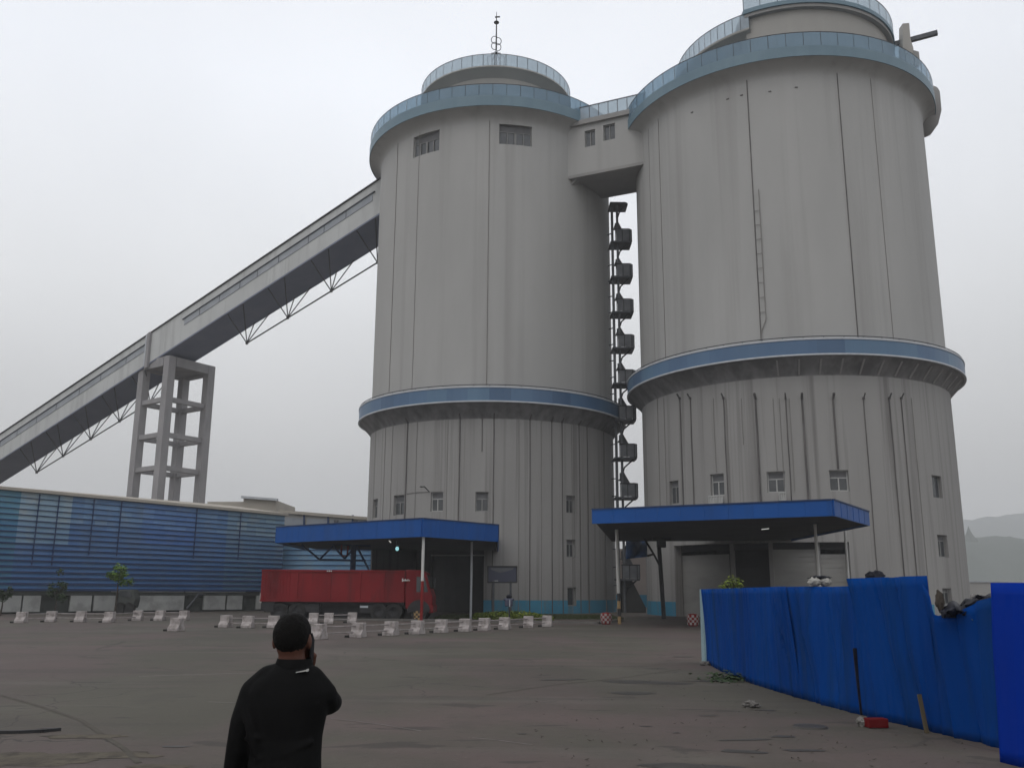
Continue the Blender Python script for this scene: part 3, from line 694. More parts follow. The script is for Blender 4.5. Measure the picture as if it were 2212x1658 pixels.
for t0, t1 in ((t_a, t_b), (t_c, t_d)):
    slab(MB(), t0, t1, -.05, 0, 1.05, 1.72).build('window_band', M['band'], cv)
    slab(MB(), t0-.004, t1+.004, -.14, 0, .97, 1.05).build('window_hood', M['post'], cv)
    for k in range(1, 9):
        tt = t0+(t1-t0)*(k/9)+random.uniform(-.01, .01); slab(MB(), tt, tt+.0012, -.065, -.05, 1.06, 1.70).build('mullion', M['post'], cv)
tp = tx(327); slab(MB(), tp, tp+.006, -.3, 0, .1, HG+.4).build('pilaster', M['tower'], cv); slab(MB(), tp+.008, tp+.011, -.22, 0, .1, HG).build('downpipe', M['rail'], cv)
# tension trusses below the two spans
def truss(t0, t1, n, drop):
    mb = MB(); nodes = []
    for i in range(n):
        t = t0+(t1-t0)*i/(n-1); b_ = cg(t, WG/2, HG+drop); nodes.append(b_); sp = .016*1.0
        for w in (.2, WG-.2):
            for k in (-1, 1): mb.tube([b_, cg(t+k*sp, w, HG)], .055, 5)
        mb.box(b_, (.22, .22, .22))
    for i in range(n-1): mb.tube([nodes[i], nodes[i+1]], .075, 6)
    return mb.build('tension_truss', M['black'], cv)
truss(tx(790), tx(510), 4, 3.0)
truss(tx(300), tx(58), 5, 2.95)
# ---- support tower
Yt = cg(tx(365), 0, 0).y-.5
c_f = A(365, 766, Yt); zt_ = c_f.z
c_r = G(468, 792, zt_); c_l = G(299, 782, zt_); 
c_r = c_f+(c_r-c_f); c_b = c_l+c_r-c_f
print('tower', c_f, c_l, c_r, c_b)
cs = [c_f, c_r, c_b, c_l]
tw = empty('support_tower', ((c_l.x+c_r.x)/2, (c_l.y+c_r.y)/2, 0), 'open concrete frame tower holding up the conveyor gallery', 'tower')
ctr = (c_l+c_r)/2
def ins(p, k=.55): q = p+(ctr-p).normalized()*k; return q
cw = .86; hd_ = (c_r-c_f).normalized(); rz = math.atan2(hd_.y, hd_.x)
for p in cs:
    q = ins(p, .7); mb = MB(); mb.box((q.x, q.y, zt_/2), (cw, cw, zt_), rz); mb.build('column', M['tower'], tw, bevel=.03)
for y in (858, 935, 1007):
    z = A(345, y, Yt).z
    for i in range(4):
        p, q = ins(cs[i], .7), ins(cs[(i+1) % 4], .7); dd_ = (q-p).normalized()*.45
        MB().bar((p.x+dd_.x, p.y+dd_.y, z), (q.x-dd_.x, q.y-dd_.y, z), .42, .48).build('beam', M['tower'], tw)
for i in range(4):
    p, q = ins(cs[i], .7), ins(cs[(i+1) % 4], .7); dd_ = (q-p).normalized()*.49
    MB().bar((p.x+dd_.x, p.y+dd_.y, zt_-.5), (q.x-dd_.x, q.y-dd_.y, zt_-.5), .9, .95).build('top_beam', M['tower'], tw)
pts = [ins(p, .9) for p in cs]; mb = MB(); mb.prism([(p.x, p.y) for p in pts], zt_-.8, zt_-.55); mb.build('top_slab', M['tower'], tw)
for p, q in ((cs[0], cs[3]),):
    pass
for w in (.4, WG-.4):
    t = tx(345); p = cg(t, w, HG); mb = MB(); mb.bar((p.x, p.y, zt_-.55), (p.x, p.y, p.z+.05), .7); mb.build('bearing_stub', M['tower'], tw)

# ---------------------------------------------------------------- blue clad warehouse at the left
def wl(x, Y=None):      # plan point of the wall's face at photo column x
    t = (x+60)/(600+60); return Y
wa = A(-40, 1271, 56.5); wb = A(606, 1271, 70.5)
wd = Vector((wb.x-wa.x, wb.y-wa.y, 0)); WLEN = wd.length; wd.normalize(); wn = Vector((-wd.y, wd.x, 0))
if wn.y < 0: wn = -wn
W0 = Vector((wa.x, wa.y, 0))
def wp(s, t, z): return W0+wd*s+wn*t+Vector((0, 0, z))
def wloc2(x, y):
    dr = ray(x, y); t = (W0-EYE).dot(wn)/dr.dot(wn); p = EYE+dr*t; return (p-W0).dot(wd), p.z
zA, zB = wloc2(0, 1057)[1], wloc2(595, 1113)[1]
zbl = (wloc2(0, 1272)[1]+wloc2(560, 1275)[1])/2
print('warehouse', WLEN, zA, zB, zbl, wa, wb)
wh = empty('warehouse', W0+wd*WLEN/2, 'long warehouse clad in horizontal blue sheeting with white panels along its foot', 'warehouse')
def ztopw(s): return zA+(zB-zA)*s/WLEN
def wbox(mb, s0, s1, t0, t1, z0, z1, z0b=None, z1b=None):
    z0b = z0 if z0b is None else z0b; z1b = z1 if z1b is None else z1b
    return mb.hexa([wp(s0, t0, z0), wp(s1, t0, z0b), wp(s1, t1, z0b), wp(s0, t1, z0), wp(s0, t0, z1), wp(s1, t0, z1b), wp(s1, t1, z1b), wp(s0, t1, z1)])
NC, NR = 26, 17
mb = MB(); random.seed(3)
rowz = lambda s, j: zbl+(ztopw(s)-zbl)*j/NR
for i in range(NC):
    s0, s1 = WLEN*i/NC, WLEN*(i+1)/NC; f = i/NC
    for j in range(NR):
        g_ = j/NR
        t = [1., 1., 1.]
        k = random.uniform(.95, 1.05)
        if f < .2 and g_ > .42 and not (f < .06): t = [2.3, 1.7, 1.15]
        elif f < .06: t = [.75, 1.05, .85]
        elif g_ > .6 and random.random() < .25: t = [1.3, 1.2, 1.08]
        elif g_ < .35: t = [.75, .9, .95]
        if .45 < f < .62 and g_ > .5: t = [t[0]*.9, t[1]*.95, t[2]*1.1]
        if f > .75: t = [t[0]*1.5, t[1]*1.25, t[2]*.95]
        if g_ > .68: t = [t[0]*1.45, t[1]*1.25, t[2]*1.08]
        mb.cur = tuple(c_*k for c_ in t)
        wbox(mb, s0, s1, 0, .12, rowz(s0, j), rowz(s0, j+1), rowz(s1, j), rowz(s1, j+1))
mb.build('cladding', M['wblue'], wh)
mb = MB(); mb2 = MB()
for j in range(NR):
    h_ = .15-.008*j
    wbox(mb, 0, WLEN, -.12, 0, rowz(0, j)-h_/2, rowz(0, j)+h_/2, rowz(WLEN, j)-h_/2, rowz(WLEN, j)+h_/2)
mb.build('girts', M['girt'], wh)
for x in (75, 118, 195, 255, 420, 516):
    s, _ = wloc2(x, 1150); mb = MB(); z0 = ztopw(s)
    wbox(mb, s-.035, s+.035, -.16, -.125, zbl+(1.5 if x < 130 else 2.2), z0-.05); mb.build('post', M['girt'], wh)
mb = MB(); wbox(mb, -.5, WLEN+.1, -.35, 12, zA+.02, zA+.2, zB+.02, zB+.2)
mb.build('eaves', M['beige'], wh)
mb = MB(); mb.add([wp(-.5, -.3, zA+.205), wp(WLEN, -.3, zB+.205), wp(WLEN, 9, zB+1.35), wp(-.5, 9, zA+.9), wp(-.5, 22, zA+.2), wp(WLEN, 22, zB+.2)], [(0, 1, 2, 3), (3, 2, 5, 4)]); mb.build('roof', M['beige'], wh)
mb = MB(); wbox(mb, 0, WLEN, .0, .35, zbl-.35, zbl-.004); mb.build('base_beam', M['dgreen'], wh)
mb = MB(); wbox(mb, 0, WLEN, .3, .6, 0, zbl-.35); mb.build('back_wall', M['dgreen'], wh)
mb = MB(); wbox(mb, WLEN-.15, WLEN, .36, 20, 0, zB+.0); mb.build('end_wall', M['cream'], wh)
for x0, x1 in ((-30, 46), (50, 88), (152, 198), (203, 249), (295, 398), (441, 487), (491, 524), (555, 565), (570, 590)):
    s0, s1 = wloc2(x0, 1300)[0], wloc2(x1, 1300)[0]; mb = MB(); wbox(mb, s0, s1, .02, .22, .12, zbl-.36); mb.build('base_panel', M['panelw'], wh)
for x0, x1 in ((240, 265), (255, 271), (295, 397), (400, 530)):
    s0, s1 = wloc2(x0, 1275)[0], wloc2(x1, 1275)[0]; mb = MB(); wbox(mb, s0, s1, -.06, -.005, zbl-.14, zbl-.02); mb.build('flashing', M['panelw'], wh)
s0 = wloc2(404, 1300)[0]; s1 = wloc2(435, 1300)[0]
mb = MB(); mb.tube([wp(s0, -.02, .2), wp((s0+s1)/2, -.02, .85), wp(s1-.3, -.02, 1.2), wp(s1, -.02, 1.2)], .07, 8); mb.build('chute_pipe', M['post'], wh)
# roof-top blocks and the paler shed behind
def farblock(name, label, cat, pts, Y, depth, mat, extra=None):
    base = A(sum(p[0] for p in pts)/len(pts), 1300, Y); o = empty(name, (base.x, Y+depth/2, 0), label, cat)
    mb = MB(); mb.extr([A(x, y, Y) if y < 1290 else Vector((A(x, y, Y).x, Y, 0)) for x, y in pts], (0, depth, 0)); mb.build('wall', M[mat], o)
    if extra: extra(o)
    return o
def ex1(o):
    mb = MB(); mb.bar(A(522, 1073, 90), A(600, 1079, 90), .5, .22); mb.build('roof', M['rail'], o)
farblock('rear_shed', 'small pale block rising behind the blue clad warehouse roof', 'shed', [(448, 1300), (598, 1300), (597, 1080), (526, 1074), (526, 1083), (448, 1083)], 90.2, 8, 'beige', ex1)
def ex2(o):
    Y = 80
    for x0, x1 in ((612, 656), (663, 708), (713, 760)):
        mb = MB(); q = [A(x0, 1117+(x0-612)*.045, Y-.05), A(x1, 1117+(x1-612)*.045, Y-.05), A(x1, 1150, Y-.05), A(x0, 1150, Y-.05)]
        mb.extr(q, (0, .04, 0)); mb.build('window', M['band'], o)
    mb = MB(); mb.bar(A(603, 1104, Y-.1), A(800, 1120, Y-.1), .4, .25); mb.build('roof_edge', M['beige'], o)
    for x in (657, 709, 762): MB().bar(A(x, 1112, Y-.06), A(x, 1150, Y-.06), .16).build('pilaster', M['girt'], o)
    for x in (726, 768):
        mb = MB(); p = A(x, 1126, Y-.3); mb.box(p, (.35, .2, .25)); mb.bar(p-Vector((.2, 0, .1)), p-Vector((.2, 0, .45)), .06); mb.bar(p+Vector((.2, 0, -.1)), p+Vector((.2, 0, -.45)), .06); mb.build('roof_vent', M['post'], o)
farblock('rear_hall', 'pale hall with grey blue windows between the warehouse and the farther silo', 'hall', [(603, 1300), (800, 1300), (800, 1121), (603, 1105)], 80, 10, 'cream', ex2)
# blue louvred screen under the left canopy, closing the gap between warehouse and silo
lv = empty('louvre_screen', A(700, 1300, 73)*1, 'blue louvred screen wall between the warehouse end and the farther silo', 'screen')
lv.location.z = 0
pA, pB = A(596, 1300, 72), A(797, 1300, 71)
mb = MB(); mb.cur = (1.55, 1.35, 1.0); zt = A(700, 1152, 71.5).z
mb.hexa([(pA.x, pA.y, .9), (pB.x, pB.y, .9), (pB.x, pB.y+.15, .9), (pA.x, pA.y+.15, .9), (pA.x, pA.y, zt), (pB.x, pB.y, zt), (pB.x, pB.y+.15, zt), (pA.x, pA.y+.15, zt)]); mb.build('sheeting', M['wblue'], lv)
mb = MB()
for k in range(13):
    z = 1.1+(zt-1.2)*k/12; mb.bar((pA.x, pA.y-.04, z), (pB.x, pB.y-.04, z), .08, .05)
mb.build('slats', M['girt'], lv)
mb = MB(); mb.hexa([(pA.x, pA.y, 0), (pB.x, pB.y, 0), (pB.x, pB.y+.15, 0), (pA.x, pA.y+.15, 0), (pA.x, pA.y, .896), (pB.x, pB.y, .896), (pB.x, pB.y+.15, .896), (pA.x, pA.y+.15, .896)]); mb.build('plinth', M['panelw'], lv)

# ---------------------------------------------------------------- canopies
def canopy(name, label, corner, others, Yc, ybot, backs, root_xy):
    c0 = A(corner[0], corner[1], Yc); zt = c0.z; zb = A(corner[0], ybot, Yc).z
    P = [G(x, y, zt) for x, y in others]
    return c0, zt, zb, P
# left
cz = A(912, 1120, 47); ztc, zbc = cz.z, A(912, 1159, 47).z
pL, pR = A(599, 1140, 54.5), A(1074, 1123, 51.5)
print('left canopy', ztc, zbc, pL, pR)
poly = [(pL.x, pL.y), (cz.x, cz.y), (pR.x, pR.y), (pR.x-.2, 66.2), (pL.x-.6, 66.2)]
cn = empty('canopy', (cz.x, cz.y+6, 0), 'low blue canopy over the red truck at the foot of the farther silo', 'canopy')
def fascia(par, poly, zb, zt, n, th=.08):
    for i in range(len(poly)):
        if i not in n: continue
        p, q = Vector((*poly[i], 0)), Vector((*poly[(i+1) % len(poly)], 0)); dd_ = (q-p).normalized(); nr = Vector((dd_.y, -dd_.x, 0))
        mb = MB(); mb.hexa([p+nr*th+Vector((0, 0, zb)), q+nr*th+Vector((0, 0, zb)), q+Vector((0, 0, zb)), p+Vector((0, 0, zb)), p+nr*th+Vector((0, 0, zt)), q+nr*th+Vector((0, 0, zt)), q+Vector((0, 0, zt)), p+Vector((0, 0, zt))])
        mb.build('fascia', M['canopy'], par)
        mb = MB(); L_ = (q-p).length; k = int(L_/1.05)
        for t in range(1, k): 
            s = p+dd_*(L_*t/k)+nr*(th+.004); mb.bar((s.x, s.y, zb+.02), (s.x, s.y, zt-.02), .018, .01)
        if k > 1: mb.build('fascia_seams', M['canopy'], par)
        mb = MB(); mb.bar(p+nr*(th/2)+Vector((0, 0, zt+.03)), q+nr*(th/2)+Vector((0, 0, zt+.03)), .16, .05); mb.build('coping', M['girt'], par)
fascia(cn, poly, zbc, ztc, (0, 1, 2, 4))
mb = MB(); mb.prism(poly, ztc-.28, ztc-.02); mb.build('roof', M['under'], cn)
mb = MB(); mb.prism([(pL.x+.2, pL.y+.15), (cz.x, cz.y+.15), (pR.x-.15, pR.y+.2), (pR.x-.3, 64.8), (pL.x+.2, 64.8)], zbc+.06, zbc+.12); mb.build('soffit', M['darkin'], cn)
def post(par, x, ytop_z, Y, r, mat='white', band=None, name='post', xb=None):
    p = A(x, 1250, Y); pb = A(xb, 1330, Y) if xb else p
    mb = MB(); z0 = band or 0
    f = lambda z: Vector((pb.x+(p.x-pb.x)*z/ytop_z, Y, z))
    mb.tube([f(z0), f(ytop_z)], r, 10); o = mb.build(name, M[mat], par, smooth=True)
    return o, f
o, f = post(cn, 912.5, zbc+.1, 47.4, .075, 'white', 2.05)
mb = MB(); mb.tube([f(0), f(2.05)], .077, 10); mb.build('post_band', M['redp'], o, smooth=True)
post(cn, 1018, zbc+.1, 53., .065, 'rail')
post(cn, 761, zbc+.1, 57., .17, 'girt')
mb = MB(); T = lambda x, y: A(x, y, 57)
for p, q in (((640, 1165), (690, 1208)), ((690, 1208), (720, 1178)), ((720, 1178), (744, 1206)), ((690, 1208), (790, 1210)), ((640, 1170), (800, 1178)), ((744, 1206), (770, 1178)), ((770, 1178), (797, 1230))):
    mb.tube([T(*p), T(*q)], .06, 6)
mb.build('truss', M['girt'], cn)
mb = MB(); mb.tube([T(738, 1176), T(737, 1195), T(740, 1200), T(750, 1200), T(752, 1178)], .06, 6); mb.build('hose_loop', M['redp'], cn)
mb = MB(); q = A(858, 1182, 52); mb.tube([q, q+Vector((0, 0, .35))], .05, 8); o = mb.build('lamp', M['black'], cn); mb = MB(); mb.ell(q-Vector((0, 0, .06)), (.10, .10, .13), 10); mb.build('bulb', M['glow'], o)
mb = MB(); q = A(840, 1166, 52); mb.bar(q, q+Vector((.12, 0, -.14)), .06); mb.build('tube_lamp', M['gloww'], cn)
# right canopy
Yk = 37.
ck = A(1797, 1080, Yk); ztk, zbk = ck.z, A(1797, 1114, Yk).z
kL = G(1280, 1101, ztk); kR = G(1872, 1093, ztk)
print('right canopy', ztk, zbk, ck, kL, kR)
if kR.y > 47: kR = A(1872, 1093, 44.)
kR = A(1872, 1093, 42.5)
polyk = [(kL.x, kL.y), (ck.x, ck.y), (kR.x, kR.y), (kR.x+.6, 57.6), (kL.x*60./kL.y+1.2, 60.)]
ck_ = empty('canopy', (ck.x-3, 47, 0), 'wide blue canopy projecting from the nearer silo above the hoarding fence', 'canopy')
fascia(ck_, polyk, zbk, ztk, (0, 1, 2))
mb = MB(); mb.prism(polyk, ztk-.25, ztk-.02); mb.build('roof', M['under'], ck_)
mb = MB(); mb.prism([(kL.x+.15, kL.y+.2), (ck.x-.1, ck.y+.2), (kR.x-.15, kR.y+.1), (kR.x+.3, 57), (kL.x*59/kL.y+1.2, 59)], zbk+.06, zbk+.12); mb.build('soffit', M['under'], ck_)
o, f = post(ck_, 1334, zbk+.1, 47.2, .085, 'white', 1.5, xb=1338)
mb = MB(); 
for k in range(4): 
    z0 = k*.375
    mb2 = MB(); mb2.tube([f(z0), f(z0+.375)], .087, 10); mb2.build('post_band', M['black' if k % 2 else 'tan'], o, smooth=True)
post(ck_, 1425, zbk+.1, 56., .13, 'black', xb=1434)
post(ck_, 1768, zbk+.1, 42.5, .075, 'white', xb=1775)
post(ck_, 1833, zbk+.1, 46.5, .065, 'white', xb=1838)
mb = MB(); T = lambda x, y: A(x, y, 55.8)
for p, q in (((1390, 1160), (1412, 1196)), ((1412, 1196), (1427, 1225)), ((1412, 1196), (1398, 1200))): mb.tube([T(*p), T(*q)], .06, 6)
mb.build('brace', M['black'], ck_)
mb = MB(); q = A(1428, 1158, 55); mb.box(q, (1.1, .8, .5)); mb.box(q-Vector((0, 0, .45)), (.5, .5, .4)); mb.build('ceiling_unit', M['under'], ck_, bevel=.05)
q = A(1653, 1142, 45); mb = MB(); mb.bar(q-Vector((.18, 0, .02)), q+Vector((.18, 0, .02)), .06, .04); mb.build('tube_lamp', M['gloww'], ck_)
# crumpled blue awning between the silos
aw = MB(); nx, ny = 14, 10; vs = []
for j in range(ny+1):
    for i in range(nx+1):
        u, v = i/nx, j/ny
        x = 1352+46*u; y = 1163+10*(1-u)*v+34*v+5*u*v
        p = A(x, y, 60+1.6*v*0+.25*math.sin(u*9+v*4)+.2*noise.noise(Vector((u*5, v*5, 0)))-2.2*v); vs.append(p)
aw.add(vs, [(j*(nx+1)+i, j*(nx+1)+i+1, (j+1)*(nx+1)+i+1, (j+1)*(nx+1)+i) for j in range(ny) for i in range(nx)])
o = aw.build('awning', M['awn'], None, smooth=True); md = o.modifiers.new('t', 'SOLIDIFY'); md.thickness = .02
tag(o, 'crumpled blue sheet awning hanging in the gap between the silos', 'awning')
rb = empty('rear_building', (A(1390, 1300, 92).x, 94, 0), 'pinkish rendered building glimpsed through the gap between the silos', 'building')
x0, x1 = A(1330, 1250, 92).x, A(1450, 1250, 92).x
mb = MB(); mb.box(((x0+x1)/2, 95, A(1390, 1185, 92).z/2), (x1-x0, 6, A(1390, 1185, 92).z)); mb.build('wall', M['pink'], rb)
mb = MB(); mb.box(((x0+x1)/2, 91.9, .6), (x1-x0, .1, 1.2)); mb.build('plinth', M['stripe'], rb)

# ---------------------------------------------------------------- ground
mb = MB(); n = 40
mb.add([(-1320, -100, 0), (1320, -100, 0), (1320, 1680, 0), (-1320, 1680, 0)], [(0, 1, 2, 3)])
g = mb.build('ground', M['ground'], None); tag(g, kind='structure')
def blob(cx, cy, rx, ry, seed, z=.004, n=40, rz=0.):
    pts = []
    for k in range(n):
        t = 2*math.pi*k/n; q = 1+.45*noise.noise(Vector((math.cos(t)*1.4+seed*7.3, math.sin(t)*1.4, seed)))+.2*noise.noise(Vector((math.cos(t)*4+seed, math.sin(t)*4, 3)))
        x, y = rx*q*math.cos(t), ry*q*math.sin(t); pts.append((cx+x*math.cos(rz)-y*math.sin(rz), cy+x*math.sin(rz)+y*math.cos(rz), z))
    m_ = MB(); m_.add(pts, [tuple(range(n))]); return m_
for i, (x, y, rx, ry) in enumerate(((1398, 1473, .75, .30), (1363, 1496, .42, .22), (1615, 1597, .30, .05), (1610, 1623, .26, .11), (1739, 1620, .22, .08), (1692, 1590, .16, .08), (1504, 1656, .5, .17),
                                    (1396, 1568, .09, .035), (1218, 1467, .42, .12), (1476, 1418, .3, .16), (1540, 1470, .5, .08), (1460, 1582, .05, .04), (1128, 1584, .05, .04), (1530, 1545, .14, .04), (1650, 1533, .2, .05), (378, 1612, .16, .05), (95, 1572, .08, .03))):
    p = G(x, y); o = blob(p.x, p.y, rx, ry, i+1, .004, 17, (i*37 % 11-5)*.06).build('puddle', M['puddle'], None); tag(o, kind='structure')
M['mud'] = pmat('dried_mud', (.098, .084, .062), (.062, .052, .040), 2.2, rough=.95, bump=.2, bscale=12, c3=(.04, .034, .028), s3=4., f3=.7)
for i, (x, y, rx, ry) in enumerate(((60, 1640, .62, .42), (255, 1630, .42, .22), (180, 1590, .5, .16), (345, 1655, .3, .12))):
    p = G(x, y); tag(blob(p.x, p.y, rx, ry, i+31, .003+.0004*i, 60).build('dirt_patch', M['mud'], None), kind='structure')
# faint painted lines and joints
def strip(pts, w, mat, name, z=.004):
    m_ = MB(); P = [G(x, y) for x, y in pts]
    for p, q in zip(P, P[1:]):
        d_ = (q-p).normalized(); s = Vector((-d_.y, d_.x, 0))*w/2; zv = Vector((0, 0, z))
        m_.add([p-s+zv, q-s+zv, q+s+zv, p+s+zv], [(0, 1, 2, 3)])
    return tag(m_.build(name, mat, None), kind='structure')
M['line'] = pmat('worn_line_paint', (.20, .185, .175), (.13, .118, .108), 6., rough=.8)
M['joint'] = pmat('joint_filler', (.055, .05, .045), (.075, .068, .06), 4., rough=.9)
M['track'] = pmat('dirty_tyre_track', (.055, .048, .038), (.075, .067, .054), 5., rough=.9)
strip([(0, 1501), (60, 1517), (109, 1532), (174, 1554), (202, 1572), (227, 1590), (267, 1615), (299, 1647)], .07, M['track'], 'tyre_mark', .0036)
strip([(1050, 1500), (1200, 1478), (1330, 1465), (1470, 1445)], .05, M['track'], 'tyre_mark', .0036)
strip([(715, 1551), (770, 1557), (830, 1565), (910, 1578)], .022, M['line'], 'painted_line')
strip([(1020, 1593), (1060, 1596), (1150, 1608)], .020, M['line'], 'painted_line')
strip([(450, 1515), (540, 1518), (600, 1521)], .03, M['line'], 'painted_line')
strip([(300, 1460), (420, 1456), (560, 1452)], .05, M['line'], 'painted_line')
# kerb, grass and hedge at the silo's foot
kp = [G(x, y) for x, y in ((480, 1339), (640, 1339.5), (935, 1341), (1035, 1343), (1200, 1345), (1290, 1347), (1345, 1341))]
mb = MB()
for p, q in zip(kp, kp[1:]):
    d_ = (q-p).normalized(); mb.bar(p+Vector((0, 0, .06)), q+Vector((0, 0, .06)), .15, .12)
tag(mb.build('kerb', M['kerb'], None), kind='structure')
def leaves(mb, pts, size, seed=1, flat=.4):
    rnd = random.Random(seed)
    for p in pts:
        a, t = rnd.uniform(0, 6.28), rnd.uniform(-.9, .9); s = size*rnd.uniform(.6, 1.3)
        u = Vector((math.cos(a), math.sin(a), rnd.uniform(-flat, flat))).normalized(); w = Vector((-math.sin(a)*math.cos(t), math.cos(a)*math.cos(t), math.sin(t)))
        p = Vector(p); mb.add([p-u*s, p-w*s*.45, p+u*s, p+w*s*.45], [(0, 1, 2, 3)])
    return mb
rnd = random.Random(5)
gp = []
hA, hB = G(1022, 1338), G(1196, 1341)
for k in range(6000):
    u = rnd.random(); v = rnd.random(); p = hA.lerp(hB, u)
    hh = .52*(1-abs(u-.45)**2.2*2.2)*(.75+.35*noise.noise(Vector((u*9, v*3, 0))))
    ph = rnd.uniform(0, math.pi); rr_ = 1-rnd.random()**2*.3
    gp.append(Vector((p.x, p.y+1.2-1.2*math.cos(ph)*rr_, max(.03, hh*math.sin(ph)*rr_+.03))))
o = leaves(MB(), gp, .075, 2).build('hedge', M['leafy'], None); tag(o, 'low rounded yellow green hedge at the foot of the farther silo', 'hedge')
mb = MB(); gA, gB = G(940, 1337), G(1345, 1337); k = 0
for i in range(9000):
    u, v = rnd.random(), rnd.random(); p = gA.lerp(gB, u); x, y = p.x+rnd.uniform(-.3, .3), p.y+v*8
    if (x-CL[0])**2+(y-CL[1])**2 < (RL+.1)**2: continue
    h_ = rnd.uniform(.05, .16); a = rnd.uniform(0, 6.3); w = .03
    mb.add([(x-w*math.cos(a), y-w*math.sin(a), .004), (x+w*math.cos(a), y+w*math.sin(a), .004), (x+rnd.uniform(-.05, .05), y, h_)], [(0, 1, 2)])
tag(mb.build('grass', M['grass'], None), 'dull green grass strip along the foot of the farther silo', 'grass', kind='stuff')

# ---------------------------------------------------------------- concrete barrier blocks
proto = None
def block_proto():
    r_ = empty('barrier_block', (0, 0, 0))
    prof = [(-.30, 0), (.24, 0), (.24, .12), (.15, .26), (.15, .50), (-.15, .50), (-.15, .26), (-.30, .12)]     # (y, z)
    m_ = MB(); m_.extr([(-.22, y, z) for y, z in prof], (.44, 0, 0)); m_.build('body', M['concb'], r_, bevel=.02)
    m_ = MB(); m_.box((-.10, -.02, .035), (.62, .48, .07)); m_.build('base_shadow_slab', M['tyre'], r_)  # dark slab set off to the left, standing for the shadow underneath
    return r_
BA = [(39, 1345), (103, 1343), (168, 1343), (230, 1344), (292, 1340), (340, 1340), (393, 1340)]
BB = [(674, 1346.5), (708, 1346.5), (758, 1345)]
BC = [(684, 1381), (772, 1376.5), (843, 1372.5), (900, 1369.7), (952, 1366.5), (1004, 1364), (1046, 1361.7), (1090, 1359.3), (1142, 1355.5), (1183, 1353.3)]
BD = [(374, 1363), (484, 1354.5), (532, 1356), (587, 1355.5)]
ords = ['leftmost', 'second', 'third', 'fourth', 'fifth', 'sixth', 'seventh', 'eighth', 'ninth', 'rightmost']
def place(lst, labf, group, rz):
    global proto
    out = []
    for i, (x, y) in enumerate(lst):
        p = G(x, y); p.y += .3+random.uniform(-.08, .08)
        if proto is None: proto = block_proto(); o = proto; o.location = p; o.rotation_euler = (0, 0, rz)
        else: o = copy_tree(proto, p, rz+random.uniform(-.16, .16))
        tag(o, labf(i), 'barrier', group); out.append(o)
    return out
random.seed(11)
oA = place(BA, lambda i: ['leftmost white concrete block of the row along the blue warehouse', 'second white concrete block from the left along the warehouse', 'third white concrete block from the left along the warehouse, below the dark doorway',
   'fourth concrete block from the left along the warehouse, below the small green tree', 'fifth concrete block from the left along the warehouse', 'sixth concrete block from the left along the warehouse', 'last concrete block at the right end of the warehouse row'][i], 'concrete blocks along the warehouse', 0.05)
oB = place(BB, lambda i: ['concrete block beside the red truck, nearest to the man\'s head', 'middle concrete block of the three beside the red truck', 'concrete block beside the red truck, farthest right of three'][i], 'concrete blocks beside the truck', 0.)
oC = place(BC, lambda i: ['nearest concrete block of the front row, half hidden by the man\'s head'][i] if i == 0 else (['', 'second block of the front barrier row, just right of the man', 'third block of the front barrier row from the man', 'fourth block of the front barrier row, under the red and white post', 'fifth block of the front barrier row from the man', 'sixth block of the front barrier row, left of the hedge', 'seventh block of the front barrier row, at the hedge\'s left end', 'eighth block of the front barrier row, below the dark blue post box', 'second last block of the front barrier row, before the hedge\'s right end', 'last block at the right end of the front barrier row'][i]), 'concrete blocks of the front row', -.25)
oD = place(BD, lambda i: ['lone mottled concrete block standing forward on the open yard at left', 'small white concrete block, first of three left of the man', 'white concrete block, middle of three left of the man', 'white concrete block touching the left side of the man\'s head'][i], 'concrete blocks left of the man', -.15)
def rails(obs, label, drop=0):
    r_ = empty('barrier_rail', obs[0].location, label, 'rail', 'pipe rails through the concrete blocks')
    for z in (.39, .18):
        m_ = MB()
        P = [Vector(o.location)+Vector((0, 0, z)) for o in obs]
        for p, q in zip(P, P[1:]): m_.tube([p, q], .024, 8)
        m_.build('pipe', M['bpipe'], r_, smooth=True)
rails(oA, 'pale double pipe rail threaded through the blocks along the warehouse')
rails(oB, 'short double pipe rail between the three blocks beside the truck')
rails(oC, 'long double pipe rail threaded through the front barrier row')
rails(oD[1:], 'double pipe rail between the three blocks left of the man')

# ---------------------------------------------------------------- checkered drums, sign board, post box
def drumtyre(x, y, label, light, dark, bar=True):
    p = G(x, y); p.y += .3; o = empty('checkered_bollard', p, label, 'bollard', 'checkered bollards at the foot of the posts')
    m_ = MB(); prof = [(.05, 0), (.20, .0), (.26, .08), (.29, .25), (.28, .48), (.20, .56), (.0, .58)]
    m_.lathe([(r_, z) for r_, z in prof], (p.x, p.y), 24); m_.build('body', M[dark], o, smooth=True)
    m_ = MB()
    for j in range(4):
        for k in range(16):
            if (j+k) % 2: continue
            z0, z1 = .06+j*.115, .06+(j+1)*.115; a0_, a1_ = 2*math.pi*k/16, 2*math.pi*(k+1)/16
            rr_ = lambda z: .296 if z > .2 else .27+.12*(z-.06)
            m_.add([cp(p, rr_(z0)+.004, a0_, z0), cp(p, rr_(z0)+.004, a1_, z0), cp(p, rr_(z1)+.004, a1_, z1), cp(p, rr_(z1)+.004, a0_, z1)], [(0, 1, 2, 3)])
    m_.build('checks', M[light], o)
    return o
def drumplace():
    drumtyre(1311, 1348, 'red bollard with white checks beside the striped canopy post', 'concb', 'redp')
    drumtyre(1500, 1352, 'red bollard with white checks at the left end of the hoarding fence', 'concb', 'redp')
    drumtyre(902, 1341, 'brown and gold checked bollard at the foot of the red and white post', 'tan', 'bark')
drumplace()
p = G(1085, 1331); sb_ = empty('sign_board', (A(1085, 1250, 53).x, 53, 0), 'dark blue grey sign board on two legs right of the dark portal', 'sign')
